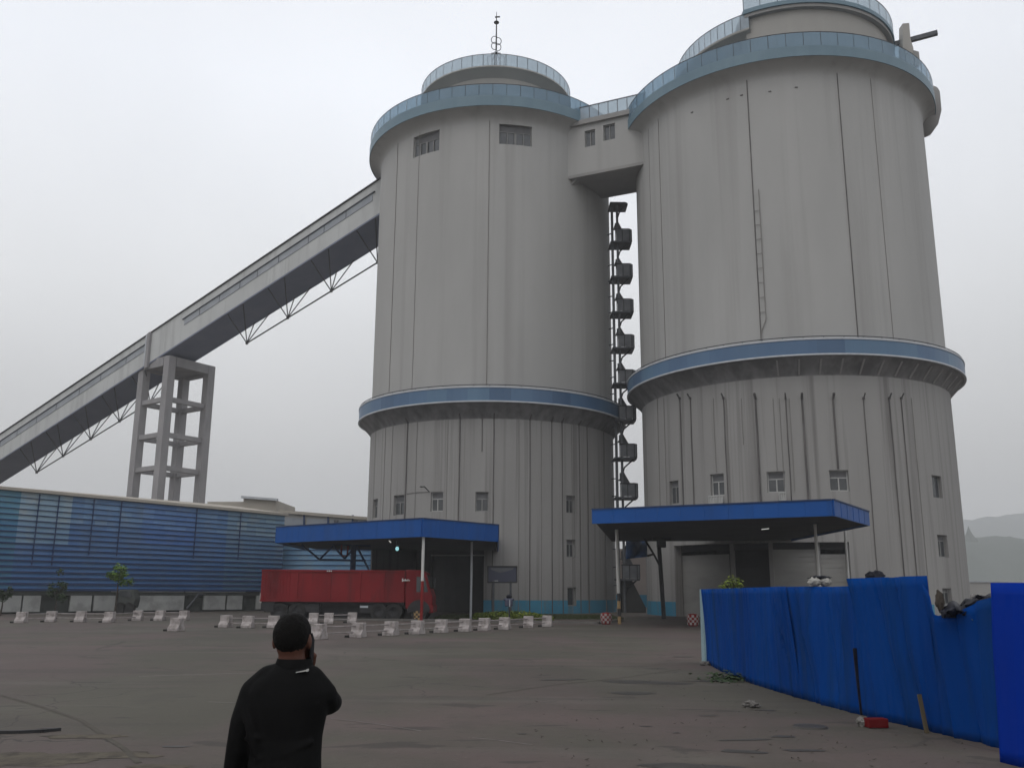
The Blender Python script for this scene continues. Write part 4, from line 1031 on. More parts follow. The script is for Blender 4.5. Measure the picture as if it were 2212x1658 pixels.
T = lambda x, y: A(x, y, 53)
mb = MB(); mb.extr([T(1055, 1222), T(1115, 1223), T(1115, 1256), T(1055, 1258)], (0, .08, 0)); mb.build('board', M['board'], sb_)
mb = MB(); q = [T(1060, 1226), T(1110, 1226), T(1109, 1229), T(1092, 1234), T(1080, 1236.5), T(1070, 1233), T(1060, 1229)]; mb.extr([v_-Vector((0, .012, 0)) for v_ in q], (0, .008, 0)); mb.build('pale_area', M['boardl'], sb_)
mb = MB()
for (a_, b_) in ((T(1053.5, 1223), T(1116.5, 1223)), (T(1053.5, 1257), T(1116.5, 1257)), (T(1054, 1222), T(1054, 1258)), (T(1116, 1222), T(1116, 1257))): mb.bar(a_-Vector((0, .02, 0)), b_-Vector((0, .02, 0)), .07)
mb.build('frame', M['black'], sb_)
mb = MB(); mb.extr([T(1063, 1254.5)-Vector((0, .02, 0)), T(1076, 1254.5)-Vector((0, .02, 0)), T(1076, 1253)-Vector((0, .02, 0)), T(1065, 1253.2)-Vector((0, .02, 0))], (0, .01, 0)); mb.build('lettering', M['white'], sb_)
for x in (1066, 1103):
    mb = MB(); q = T(x, 1257); mb.bar((q.x, q.y+.04, 0), (q.x, q.y+.04, q.z+.1), .12); mb.build('leg', M['post'], sb_)
pb_ = G(1100, 1345); bx = empty('post_box', pb_, 'dark blue box with round head on a thin black post beside the hedge', 'post box')
T = lambda x, y: A(x, y, pb_.y)
mb = MB(); mb.tube([pb_, (pb_.x, pb_.y, T(1100, 1310).z)], .04, 8); mb.build('post', M['black'], bx)
mb = MB(); q = T(1099, 1301); mb.box((q.x, q.y, q.z), (.40, .28, .36)); mb.box((q.x, q.y, q.z+.16), (.54, .26, .12)); mb.build('box', M['board'], bx, bevel=.05)
mb = MB(); mb.ell((q.x+.02, q.y, q.z+.3), (.15, .12, .12), 12); mb.build('head', M['tarp'], bx, smooth=True)
mb = MB(); mb.bar((q.x+.05, q.y-.16, q.z-.2), (q.x+.05, q.y-.16, q.z+.15), .035); mb.build('handle', M['rail'], bx)

# ---------------------------------------------------------------- red truck
Yk0 = 49.6
T = lambda x, y: A(x, y, Yk0)
tr = empty('truck', (T(740, 1300).x, Yk0+1.25, 0), 'long red truck with a ribbed tipper body parked under the low canopy', 'truck')
X0, X1 = T(564, 1260).x, T(875, 1260).x; zb_, zt_ = T(700, 1299).z, T(700, 1230).z; dW = 2.5
mb = MB(); mb.box(((X0+X1)/2, Yk0+dW/2, (zb_+zt_)/2), (X1-X0, dW, zt_-zb_)); mb.build('tipper_body', M['truck'], tr, bevel=.03)
mb = MB()
for x in (642, 713.5, 778, 830, 871): q = T(x, 1260).x; mb.box((q, Yk0-.025, (zb_+zt_)/2), (.09, .05, zt_-zb_-.04))
for k in range(9): q = X0+.15+k*.17; mb.box((q, Yk0-.015, (zb_+zt_)/2), (.05, .03, zt_-zb_-.06))
mb.box(((X0+X1)/2, Yk0-.03, zt_-.05), (X1-X0, .06, .1)); mb.box(((X0+X1)/2, Yk0-.03, zb_+.05), (X1-X0, .06, .1))
mb.build('body_ribs', M['truck'], tr)
mb = MB()
for k in range(3): q = T(750+k*2, 1233); mb.box((T(708+k*4, 1232).x, Yk0-.075, zt_-.06), (.07, .015, .06+.02*(k % 2)))
mb.build('top_marking', M['white'], tr)
mb = MB()
for k, (h_, w_) in enumerate(((.17, .06), (.07, .07), (.11, .06), (.06, .08), (.10, .05), (.06, .06))): mb.box((T(870+k*2.9, 1252).x, Yk0-.075, T(870, 1252).z-.02*(k % 2)), (w_, .015, h_))
mb.build('side_lettering', M['white'], tr)
mb = MB(); mb.box(((X0+X1)/2+.4, Yk0+dW/2, .80), (X1-X0+.6, .9, .24)); mb.box(((X0+X1)/2, Yk0+dW/2, zb_-.06), (X1-X0-.1, dW-.3, .12)); mb.build('chassis', M['black'], tr)
for x0, x1 in ((640, 690), (776, 806)):
    a_, b_ = T(x0, 1300).x, T(x1, 1300).x; mb = MB(); mb.box(((a_+b_)/2, Yk0+.3, .62), (b_-a_, .45, .5)); mb.build('side_tank', M['black'], tr, bevel=.08)
a_, b_ = T(662, 1300).x, T(804, 1300).x; mb = MB(); mb.box(((a_+b_)/2, Yk0+.7, .55), (b_-a_, .06, .75)); mb.build('dark_underside_fill', M['black'], tr)  # dark panel added between the wheels to imitate the shade under the truck
mb = MB(); mb.box((T(786, 1310).x, Yk0+.06, .72), (.42, .015, .1)); mb.build('tank_label', M['rail'], tr)
def wheel(x, Y, r_):
    m_ = MB(); prof = [(r_*.55, 0), (r_*.93, 0), (r_, .05), (r_, .25), (r_*.93, .3), (r_*.55, .3)]; n = 24; vs = []; fs = []
    for k in range(n):
        t = 2*math.pi*k/n
        for rr_, y in prof: vs.append((x+rr_*math.cos(t), Y+y, r_+rr_*math.sin(t)))
    for k in range(n):
        for j in range(5): fs.append((k*6+j, k*6+j+1, ((k+1) % n)*6+j+1, ((k+1) % n)*6+j))
    m_.add(vs, fs); w_ = m_.build('wheel', M['tyre'], tr, smooth=True)
    m_ = MB(); n = 18; m_.add([(x+r_*.55*math.cos(2*math.pi*k/n), Y+.05, r_+r_*.55*math.sin(2*math.pi*k/n)) for k in range(n)]+[(x, Y+.12, r_)], [(k, (k+1) % n, n) for k in range(n)])
    for k in range(8): m_.box((x+.17*math.cos(k*.785), Y+.07, r_+.17*math.sin(k*.785)), (.035, .05, .035))
    m_.build('rim', M['black'], w_)
for x in (603, 642, 818, 850, 905):
    for Y in (Yk0+.05, Yk0+dW-.35): wheel(T(x, 1300).x, Y, .47)
# cab
xc0, xc1 = T(873, 1260).x, T(934, 1260).x
prof = [(xc0+.1, .62), (xc1, .62), (xc1+.02, 1.25), (xc1-.12, 1.65), (xc1-.34, T(0, 1232).z), (xc1-.6, T(0, 1225).z), (xc0+.05, T(0, 1224).z), (xc0+.05, 1.2)]
mb = MB(); mb.extr([(x, Yk0+.05, z) for x, z in prof], (0, dW-.1, 0)); cab = mb.build('cab', M['truck'], tr, bevel=.06)
mb = MB(); mb.extr([(xc1-.85, Yk0+.035, 1.5), (xc1-.22, Yk0+.035, 1.5), (xc1-.42, Yk0+.035, 2.25), (xc1-.85, Yk0+.035, 2.3)], (0, .03, 0)); mb.build('side_window', M['pane'], cab)
mb = MB(); mb.hexa([(xc1-.1, Yk0+.2, 1.68), (xc1-.1, Yk0+dW-.2, 1.68), (xc1-.12, Yk0+dW-.2, 1.7), (xc1-.12, Yk0+.2, 1.7), (xc1-.30, Yk0+.2, 2.4), (xc1-.30, Yk0+dW-.2, 2.4), (xc1-.33, Yk0+dW-.2, 2.4), (xc1-.33, Yk0+.2, 2.4)]); mb.build('windscreen', M['pane'], cab)
mb = MB(); mb.tube([(xc1-.2, Yk0+.05, 2.3), (xc1+.15, Yk0-.2, 2.2), (xc1+.15, Yk0-.2, 1.7)], .03, 6); mb.box((xc1+.15, Yk0-.2, 1.95), (.08, .2, .5)); mb.build('mirror', M['black'], cab)
mb = MB(); q = [(T(905, 0+1300).x+.62*math.cos(t), Yk0-.0, .47+.62*math.sin(t)) for t in [math.pi*k/12 for k in range(13)]]
mb.extr(q, (0, .06, 0)); mb.build('wheel_arch', M['black'], cab)
mb = MB(); mb.box((xc1-.05, Yk0+dW/2, .62), (.25, dW, .4)); mb.build('bumper', M['truck'], cab, bevel=.05)
mb = MB(); mb.box((X0-.04, Yk0+.3, T(0, 1287).z), (.1, .12, .5)); mb.build('rear_reflector', M['white'], tr)
mb = MB(); mb.box((X0+.5, Yk0+.1, .75), (.5, .2, .65)); mb.box((X0+.15, Yk0+dW/2, .72), (.2, dW-.1, .3)); mb.build('rear_bumper', M['black'], tr)
# dark lorry standing in an opening of the warehouse foot, small tree and shrub in front of it
q = A(268, 1300, 60.2); lo = empty('lorry', (q.x, 61.4, 0), 'dark lorry front standing in a gap between the white base panels', 'lorry')
T = lambda x, y: A(x, y, 60.0)
mb = MB(); x0, x1 = T(254, 1300).x, T(288, 1300).x
mb.extr([(x0, 60, .35), (x1, 60, .35), (x1+.1, 60, .9), (x1-.1, 60, 1.5), (x0, 60, 1.5)], (0, .9, 0)); mb.build('cab', M['dgreen'], lo, bevel=.06)
mb = MB(); mb.extr([(x0+.1, 59.97, 1.05), (x1-.1, 59.97, 1.05), (x1-.22, 59.97, 1.42), (x0+.1, 59.97, 1.42)], (0, .04, 0)); mb.build('windscreen', M['pane'], lo)
for x in (x0+.2, x1-.25):
    mb = MB(); mb.tube([(x, 59.95, .35), (x, 60.25, .35)], .35, 16); mb.build('wheel', M['tyre'], lo)
def tree(name, label, cat, px, Y, zc, rc, n, mat, trunk=.06, lsize=.09, sq=1., seed=1):
    p = A(px, 1300, Y); o = empty(name, (p.x, Y, 0), label, cat); rr_ = random.Random(seed)
    m_ = MB(); m_.tube([(p.x, Y, 0), (p.x+.05, Y, zc*.5), (p.x, Y, zc)], [trunk, trunk*.7, trunk*.3], 7)
    for k in range(6):
        a = k*1.05; m_.tube([(p.x+.03, Y, zc-rc*.6), (p.x+rc*.6*math.cos(a), Y+rc*.6*math.sin(a), zc+rc*.3*sq)], [trunk*.4, trunk*.15], 5)
    m_.build('trunk', M['bark'], o)
    pts = []; cl = [Vector((rr_.gauss(0, .45), rr_.gauss(0, .45), rr_.gauss(0, .4)*sq))*rc for _ in range(14)]
    for k in range(n):
        c_ = rr_.choice(cl); v_ = Vector((rr_.gauss(0, 1), rr_.gauss(0, 1), rr_.gauss(0, 1)*.8)).normalized()*rc*.42*rr_.random()**.4
        pts.append(Vector((p.x, Y, zc))+c_+v_)
    leaves(MB(), pts, lsize, seed).build('crown', M[mat], o); return o
tree('small_tree', 'small bright green tree in front of the blue warehouse cladding', 'tree', 250, 56., A(250, 1241, 56.).z, .62, 1500, 'leafb', seed=4)
tree('dark_shrub', 'tall dark shrub beside the white panels at the warehouse foot', 'shrub', 120, 55., 1.35, .55, 900, 'leafd', sq=1.7, seed=8)
tree('dark_shrub', 'dark rounded bush against the leftmost white warehouse panel', 'shrub', 4, 54., 1.15, .42, 700, 'leafd', seed=9)
tree('yellow_shrub', 'pale yellowish shrub showing over the left part of the hoarding fence', 'shrub', 1578, 28., A(1578, 1263, 28).z, .35, 420, 'leafy', lsize=.05, seed=12)

# ---------------------------------------------------------------- hoarding fence
fn = empty('hoarding_fence', G(1800, 1540), 'crooked blue sheet metal hoarding fence along the right edge of the yard', 'fence')
def sheet(name, mat, bot, top, n=90, nz=14, amp=.022, per=.26, lean=.05, wob=.06, seed=0, pitch=1., label=None, creases=()):
    """bot: photo points along the foot (on the ground); top: matching photo heights of the upper edge (x, y)"""
    B = [G(x, y) for x, y in bot]
    Ls = [0]
    for p, q in zip(B, B[1:]): Ls.append(Ls[-1]+(q-p).length)
    Tp = []
    for (x, y), b_ in zip(top, B): 
        p = A(x, y, b_.y); Tp.append(p)
    def at(lst, s):
        for i in range(len(Ls)-1):
            if s <= Ls[i+1] or i == len(Ls)-2:
                t = (s-Ls[i])/(Ls[i+1]-Ls[i]); return lst[i].lerp(lst[i+1], t)
    nrm_ = (B[-1]-B[0]).normalized(); nrm_ = Vector((-abs(nrm_.y), nrm_.x*(1 if nrm_.y < 0 else -1), 0))
    vs = []; n = max(8, int(Ls[-1]/.03))
    for j in range(nz+1):
        v = j/nz
        for i in range(n+1):
            s = Ls[-1]*i/n; p = at(B, s).lerp(at(Tp, s), v)
            ph = (s/per) % 1.; cor = max(0, min(1, 7*abs(ph-.5)-2.4))
            off = amp*cor+wob*noise.noise(Vector((s*1.3+seed*9, v*1.1+seed, seed)))*(.3+v)+lean*v*v+.012*noise.noise(Vector((s*4+seed, v*2.5, 5)))
            for (ub, ut, dep, wid) in creases:
                dd_ = (i/n-(ub+(ut-ub)*v))*Ls[-1]
                fade = 1 if ub < 9 else 1
                off += dep*max(0, 1-abs(dd_)/wid)*(1 if dd_ < 0 else .55)
            vs.append(p+nrm_*off)
    m_ = MB(); m_.add(vs, [(j*(n+1)+i, j*(n+1)+i+1, (j+1)*(n+1)+i+1, (j+1)*(n+1)+i) for j in range(nz) for i in range(n)])
    o = m_.build(name, M[mat], fn, smooth=True, label=label); md = o.modifiers.new('t', 'SOLIDIFY'); md.thickness = .012; md.offset = 0
    return o
sheet('sheet', 'fence', [(1529, 1432), (1560, 1450), (1620, 1474), (1680, 1493), (1732, 1508)], [(1521, 1272), (1553, 1271), (1615, 1269), (1672, 1267), (1700, 1266)], seed=1, wob=.05, creases=((.99, .86, -.10, .04), (.82, .80, -.03, .03)))
sheet('sheet', 'fence', [(1718, 1505), (1760, 1516), (1810, 1530), (1874, 1546)], [(1686, 1267), (1745, 1266), (1800, 1267), (1846, 1264)], seed=2, wob=.10, lean=-.02, creases=((.30, .14, -.11, .04), (.48, .30, .05, .20), (.66, .5, -.10, .04), (.86, .72, .05, .15)))
sheet('sheet', 'fence', [(1877, 1549), (1930, 1560), (1975, 1570)], [(1843, 1249), (1885, 1247), (1930, 1246)], seed=3, wob=.08, creases=((.35, .15, .04, .16), (.86, .55, -.12, .04)))
sheet('sheet', 'fence', [(1966, 1569), (2010, 1578), (2050, 1587)], [(1924, 1247), (1965, 1244), (2006, 1243)], seed=4, wob=.09, creases=((.45, .10, -.12, .04), (.7, .45, .05, .15)))
sheet('sheet', 'fence', [(2040, 1586), (2075, 1594), (2110, 1602), (2150, 1612), (2190, 1622)], [(2006, 1262), (2040, 1330), (2090, 1318), (2146, 1290), (2175, 1288)], seed=5, wob=.10, creases=((.25, .2, .04, .12), (.5, .38, -.06, .1), (.75, .7, .04, .12)), label='torn sheet with a sagging upper edge')
sheet('sheet', 'fence2', [(2164, 1645), (2190, 1652), (2290, 1675)], [(2142, 1258), (2170, 1258), (2290, 1259)], seed=6, wob=.015, lean=.0, amp=.012, label='intact upright sheet at the near end')
p = G(1529, 1432); q0 = A(1521, 1272, p.y)
mb = MB(); mb.hexa([p+Vector((-.06, .02, 0)), p+Vector((-.01, .0, 0)), p+Vector((.02, .5, 0)), p+Vector((-.04, .5, 0)), q0+Vector((-.03, .02, 0)), q0+Vector((.02, .0, 0)), q0+Vector((.05, .5, 0)), q0+Vector((-.01, .5, 0))]); mb.build('end_fold', M['palefold'], fn)
mb = MB()
for (x, y) in ((1545, 1437), (1735, 1509), (1870, 1546), (1990, 1573), (2150, 1615), (2170, 1640)):
    p = G(x, y); mb.tube([p+Vector((.22, .05, 0)), p+Vector((.24, .05, 1.62))], .025, 6)
mb.build('stakes', M['post'], fn)
p = G(1874, 1546); q = A(1860, 1400, p.y); q.y += .13; p = p+Vector((.02, .13, 0)); mb = MB(); mb.bar(p, q, .14, .02, up=(0, 1, 0)); mb.build('dark_gap_strip', M['tarp'], fn)  # dark strip added to stand for the darkness between two sheets
p0, p1 = G(1545, 1437), G(2150, 1615)
mb = MB()
for z in (.45, 1.35): mb.bar(p0+Vector((.2, .05, z)), p1+Vector((.2, .05, z)), .04)
mb.build('back_rails', M['wood'], fn)
def crumple(name, label, cat, c, r_, mat, seed, n=36, parent=None, amp=.35, freq=2.2):
    m_ = MB(); m_.ell((0, 0, 0), (1, 1, 1), n)
    for v_ in m_.v:
        k = 1+amp*noise.noise(v_*freq+Vector((seed*3.1, 0, 0)))+amp*.5*noise.noise(v_*freq*2.7+Vector((0, seed*2.3, 0)))+amp*.3*abs(noise.noise(v_*freq*5+Vector((0, 0, seed))))
        v_.x *= k*r_[0]; v_.y *= k*r_[1]; v_.z *= k*r_[2]; v_ += Vector(c)
    o = m_.build(name, M[mat], parent, smooth=True, clean=True)
    if label: tag(o, label, cat)
    return o
tf = G(2100, 1600); Ytf = tf.y+.1
tp = empty('tarpaulin', (tf.x, Ytf+.3, 1.3), 'crumpled black tarpaulin heaped over the torn part of the fence', 'tarpaulin')
T = lambda x, y, dY=.25: A(x, y, Ytf+dY)
def crum(c, r_, mat, seed, nm, **k): return crumple(nm, None, None, c, r_, mat, seed, parent=tp, **k)
# draped strips as displaced grids
def drape(nm, mat, top, bot, seed, nu=26, nv=9):
    vs = []
    for j in range(nv+1):
        v = j/nv
        for i in range(nu+1):
            u = i/nu
            def pick(l):
                f_ = u*(len(l)-1); k = min(int(f_), len(l)-2); f_ -= k
                return Vector((l[k][0]+(l[k+1][0]-l[k][0])*f_, l[k][1]+(l[k+1][1]-l[k][1])*f_))
            a_, b_ = pick(top), pick(bot); q_ = a_.lerp(b_, v)
            dY = -.02-.30*math.sin(v*2.2)+.18*noise.noise(Vector((u*6+seed, v*3, seed)))+.08*noise.noise(Vector((u*17, v*8, seed)))
            p_ = A(q_.x, q_.y, Ytf+.15+dY); p_.z += .035*noise.noise(Vector((u*9, v*4, seed+4))); vs.append(p_)
    m_ = MB(); m_.add(vs, [(j*(nu+1)+i, j*(nu+1)+i+1, (j+1)*(nu+1)+i+1, (j+1)*(nu+1)+i) for j in range(nv) for i in range(nu)])
    o = m_.build(nm, M[mat], tp, smooth=True); md = o.modifiers.new('t', 'SOLIDIFY'); md.thickness = .012; return o
drape('black_fold', 'tarp', [(2030, 1318), (2050, 1300), (2075, 1303), (2098, 1292), (2120, 1287), (2150, 1284)], [(2034, 1331), (2060, 1334), (2085, 1325), (2105, 1312), (2125, 1302), (2150, 1306)], 2)
drape('grey_fold', 'tarpb', [(2078, 1320), (2100, 1309), (2122, 1299), (2150, 1300)], [(2085, 1333), (2105, 1348), (2125, 1345), (2150, 1330)], 5)
crum(T(2030, 1297, .05), (.045, .05, .12), 'bark', 4, 'dark_flap')
crum(T(2105, 1291), (.045, .05, .05), 'paper', 6, 'pale_scrap')
crumple('plastic_bag', 'pointed black plastic bag tip poking over the taller fence sheets', 'bag', A(1890, 1245, G(1890, 1551).y+.15), (.12, .1, .075), 'tarp', 9)
sk = empty('white_bundle', A(1771, 1256, G(1780, 1520).y+.15), 'pale wrapped bundle lying on top of the fence by a thin post', 'bundle')
for x, w in ((1760, .075), (1782, .07)): crumple('sack', None, None, A(x, 1256, G(1780, 1520).y+.12), (w*1.35, .09, .07), 'sack', x % 7, parent=sk, amp=.25)
crumple('cover', None, None, A(1771, 1247, G(1780, 1520).y+.16), (.16, .1, .03), 'tarp', 3, parent=sk)
# ground litter
p = G(1880, 1572); o = MB().box(p+Vector((.1, .06, .06)), (.26, .15, .11), .1).build('red_block', M['brickred'], None, bevel=.01); tag(o, 'small red block lying at the gap in the fence foot', 'block')
crumple('crumpled_paper', 'crumpled white paper beside the red block', 'paper', G(1863, 1568)+Vector((0, 0, .05)), (.06, .06, .06), 'paper', 21, amp=.5)
crumple('rubble_lump', 'larger grey rubble lump lying alone on the yard in front of the fence', 'rubble', G(1622, 1527)+Vector((0, 0, .04)), (.11, .09, .055), 'kerb', 5, amp=.5)
crumple('rubble_lump', 'grey stone lying at the left end of the fence foot', 'rubble', G(1523, 1436)+Vector((0, 0, .03)), (.11, .1, .06), 'kerb', 15, amp=.4)
pts = []
for k in range(380):
    b_ = G(1590, 1468); pts.append(b_+Vector((rnd.gauss(-.05, .30), rnd.gauss(-.05, .28), abs(rnd.gauss(0, .06)))))
o = leaves(MB(), pts, .05, 31).build('weeds', M['leafd'], None); tag(o, 'dark scrappy weeds at the fence foot near its left end', 'weeds')
mb = MB(); rl = random.Random(77)
for k in range(230):
    b_ = G(rl.uniform(1150, 2120), rl.uniform(1425, 1655)); a = rl.uniform(0, 6.3); s_ = rl.uniform(.008, .035); q_ = rl.uniform(.2, .6)
    u_ = Vector((math.cos(a), math.sin(a), 0))*s_; w_ = Vector((-math.sin(a), math.cos(a), 0))*s_*q_; b_.z = .006
    mb.add([b_-u_, b_-w_, b_+u_+Vector((0, 0, s_*.5)), b_+w_], [(0, 1, 2, 3)])
o = mb.build('litter', M['bark'], None); tag(o, 'scattered dark leaf and grit litter on the yard near the fence', 'litter', kind='stuff')
p = G(1998, 1580); mb = MB(); mb.bar(p+Vector((-.02, -.1, 0)), A(1984, 1498, p.y)+Vector((0, -.02, 0)), .045, .03); o = mb.build('wooden_lath', M['wood'], None); tag(o, 'short weathered wooden lath leaning against the fence sheets', 'lath')
p = G(1750, 1570); mb = MB(); mb.lathe([(0, .02), (.20, .02), (.22, .0)], (p.x, p.y), 28); o = mb.build('manhole_cover', M['puddle'], None); tag(o, 'dark oval manhole cover on the yard left of the red block', 'manhole')
mb = MB(); P = [G(x, y) for x, y in ((-30, 1584), (40, 1583), (90, 1581), (130, 1577))]
for p, q in zip(P, P[1:]): mb.bar(p+Vector((0, 0, .018)), q+Vector((0, 0, .018)), .05, .035)
o = mb.build('flat_plank', M['black'], None); tag(o, 'thin dark plank lying on the ground at lower left', 'plank')

# ---------------------------------------------------------------- person
px, py = -.957, 4.15
pr_ = empty('person', (px, py, 0), 'man seen from behind in a black long sleeved shirt holding a phone to his ear', 'person')
def cap(mb, pts, rs, n=14):
    """tapered limb: tube with rounded joints"""
    P = [Vector(p)+Vector((px, py, 0)) for p in pts]
    for i in range(len(P)-1): mb.tube([P[i], P[i+1]], [rs[i], rs[i+1]], n)
    for p, r_ in zip(P, rs): mb.ell(p, (r_, r_, r_), n)
    return mb
def E(mb, c, r_, m3=None): return mb.ell(Vector(c)+Vector((px, py, 0)), r_, 20, m3)
hx = .000; hz = 1.478
def loft(mb, rows, n=28, p=2.3):
    vs = []; fs = []
    for (cx, cy, z, rx, ry) in rows:
        for k in range(n):
            t = 2*math.pi*k/n; c_, s_ = math.cos(t), math.sin(t)
            x = rx*math.copysign(abs(c_)**(2/p), c_); y = ry*math.copysign(abs(s_)**(2/p), s_); vs.append((px+cx+x, py+cy+y, z))
    m = len(rows)
    for i in range(m-1):
        for k in range(n): fs.append((i*n+k, i*n+(k+1) % n, (i+1)*n+(k+1) % n, (i+1)*n+k))
    fs += [tuple(range(n))[::-1], tuple((m-1)*n+k for k in range(n))]
    return mb.add(vs, fs)
# joints
SHL, ELL, WRL = (-.150, .0, 1.235), (-.202, -.005, 1.01), (-.240, .06, .79)
SHR, ELR, WRR = (.145, .01, 1.225), (.150, .20, 1.175), (.062, .120, 1.315)
body = MB()
E(body, (hx, .012, hz), (.076, .096, .092)); E(body, (hx, .055, hz-.055), (.058, .060, .070)); E(body, (hx, -.035, hz+.005), (.072, .066, .080)); E(body, (hx, -.025, hz-.048), (.0615, .056, .055))
E(body, (hx, .113, hz-.035), (.012, .018, .022)); E(body, (hx, .098, hz-.078), (.022, .012, .010))          # nose, lips
for s in (-1, 1):
    E(body, (hx+s*.077, .0, hz-.03), (.010, .020, .032)); E(body, (hx+s*.030, .096, hz-.008), (.012, .010, .008))       # ears, eyes
cap(body, [(hx+.002, -.012, hz-.08), (.012, -.005, 1.33)], [.057, .060])
loft(body, [(.0, 0, .86, .14, .10), (.0, 0, 1.0, .135, .095), (.0, 0, 1.2, .155, .105), (.0, 0, 1.30, .15, .085), (.005, 0, 1.355, .07, .06)])
cap(body, [SHL, ELL, WRL], [.05, .038, .026]); cap(body, [SHR, ELR, WRR], [.05, .038, .026])
for s in (-1, 1): cap(body, [(s*.075, 0, .84), (s*.085, .01, .45), (s*.09, -.01, .09)], [.085, .055, .038])
# left hand hanging, right hand curled round the phone
def hand(mb, w, d, side, palm, curl):
    w, d, side, palm = Vector(w), Vector(d).normalized(), Vector(side).normalized(), Vector(palm).normalized()
    c_ = w+d*.045
    for k in range(5): E(mb, w+d*(.01+.017*k), (.020+.004*k, .016, .020))
    for k, (o_, L_) in enumerate(((-.030, .066), (-.010, .074), (.010, .070), (.028, .056))):
        b_ = w+d*.085+side*o_; p1 = b_+d*L_*.45+palm*.006; p2 = p1+(d*math.cos(curl)+palm*math.sin(curl))*L_*.33; p3 = p2+(d*math.cos(curl*1.9)+palm*math.sin(curl*1.9))*L_*.28
        cap(mb, [w+d*.05+side*o_*.8, b_, p1, p2, p3], [.011, .0098, .0088, .008, .007], 9)
    t0 = w+d*.03-side*.028; cap(mb, [t0, t0+d*.03-side*.02+palm*.012, t0+d*.058-side*.024+palm*.026], [.012, .0105, .009], 9)
hand(body, WRL, (-.05, .12, -1), (0, 1, .1), (1, 0, 0), .5)
hand(body, WRR, (-.02, -.45, .95), (.2, .9, .3), (-1, .1, .1), .6)
remesh(body, 'body', M['skin'], pr_, .0062, 4)
# shirt: torso loft, sleeves, collar
sh = MB()
loft(sh, [(-.003, .0, .82, .166, .120), (-.003, .0, .90, .158, .114), (.0, .0, .98, .150, .110), (.0, .0, 1.06, .151, .111), (.0, -.004, 1.13, .163, .120), (.0, -.006, 1.19, .176, .124), (.0, -.005, 1.24, .180, .118), (.0, -.004, 1.285, .160, .104), (.006, -.002, 1.322, .118, .090), (.012, .0, 1.348, .088, .076), (.014, .0, 1.362, .074, .068)])
cap(sh, [(.0, -.01, 1.315), (-.09, -.005, 1.290), SHL, (-.185, -.01, 1.12), ELL, (-.240, .05, .83)], [.060, .062, .064, .058, .053, .042])
cap(sh, [(.01, -.01, 1.315), (.09, -.005, 1.290), SHR, (.156, .07, 1.19), ELR, (.085, .14, 1.29)], [.060, .062, .062, .054, .046, .034])
for z_, dx_ in ((.98, .02), (1.06, -.03), (1.13, .04)):       # a few cloth folds
    cap(sh, [(-.12+dx_, -.090, z_), (.02, -.101, z_+.025), (.12+dx_*.5, -.085, z_+.07)], [.011, .013, .010], 8)
cap(sh, [(-.185, -.055, 1.20), (-.14, -.092, 1.10), (-.11, -.098, 1.0)], [.012, .016, .010], 8)
so = remesh(sh, 'shirt', M['shirt'], pr_, .0078, 5)
co = MB(); n = 40; vs = []; fs = []
for k in range(n+1):
    t = -math.pi*.5+(k/n-.5)*2*math.pi*.93; c_, s_ = math.cos(t), math.sin(t)
    for (rx, ry, z) in ((.068, .064, 1.378), (.073, .069, 1.380), (.086, .080, 1.343), (.080, .074, 1.336)): vs.append((px+.015+rx*c_, py-.002+ry*s_, z-.012*s_*0))
for k in range(n):
    for j in range(4): fs.append((k*4+j, k*4+(j+1) % 4, (k+1)*4+(j+1) % 4, (k+1)*4+j))
co.add(vs, fs); co.build('collar', M['shirt'], pr_, smooth=True)
# small white mark on the upper back
lg = MB(); zc_ = A(649, 1450, py-.125).z
pl0, pl1 = A(639, 1451.5, py-.095), A(664, 1447, py-.086)
def onback(u): return pl0.lerp(pl1, u)
for u0, u1, h_ in ((0, .3, .0030), (.32, .62, .0038), (.64, .90, .0045), (.91, 1.0, .010)):
    p, q = onback(u0), onback(u1); z = Vector((0, 0, h_/2)); lg.hexa([p-z, q-z, q-z+Vector((0, .03, 0)), p-z+Vector((0, .03, 0)), p+z, q+z, q+z+Vector((0, .03, 0)), p+z+Vector((0, .03, 0))])
lg.build('back_print', M['white'], pr_)
# trousers and shoes
tz = MB(); loft(tz, [(0, 0, .74, .155, .115), (0, 0, .86, .152, .112), (0, 0, .93, .142, .102)])
for s in (-1, 1): cap(tz, [(s*.078, 0, .80), (s*.086, .012, .44), (s*.092, -.008, .09)], [.088, .066, .055])
remesh(tz, 'trousers', M['trouser'], pr_, .012, 4)
for s in (-1, 1):
    f_ = MB(); E(f_, (s*.092, -.02, .045), (.042, .06, .045)); E(f_, (s*.098, .09, .035), (.046, .09, .034)); remesh(f_, 'shoe', M['tyre'], pr_, .009, 3)
# hair shell
hr = MB(); E(hr, (hx, .011, hz+.003), (.0785, .0985, .0935)); E(hr, (hx, -.036, hz+.004), (.0748, .0688, .0815)); E(hr, (hx, -.027, hz-.040), (.0632, .0582, .048))
for k in range(420):
    v_ = Vector((rnd.gauss(0, 1), rnd.gauss(-.35, 1), rnd.gauss(.3, 1))).normalized()
    if v_.y > .55 and v_.z < .6: continue
    E_ = Vector((hx+v_.x*.0752, -.030+v_.y*.0715, hz+.003+v_.z*.0865)); hr.ell(E_+Vector((px, py, 0)), (.0045, .0045, .008), 6)
hair = remesh(hr, 'hair', M['hair'], pr_, .0055, 2)
bm = bmesh.new(); bm.from_mesh(hair.data)
kill = [f_ for f_ in bm.faces if (lambda c_: (c_.y > .045 and c_.z < hz+.045+.25*(c_.y-.045)) or c_.z < hz-.058-.02*noise.noise(Vector((c_.x*30, c_.y*30, 2)))-(.018 if abs(c_.x-hx) < .045 else 0))(f_.calc_center_median())]
bmesh.ops.delete(bm, geom=kill, context='FACES'); bm.to_mesh(hair.data); bm.free()
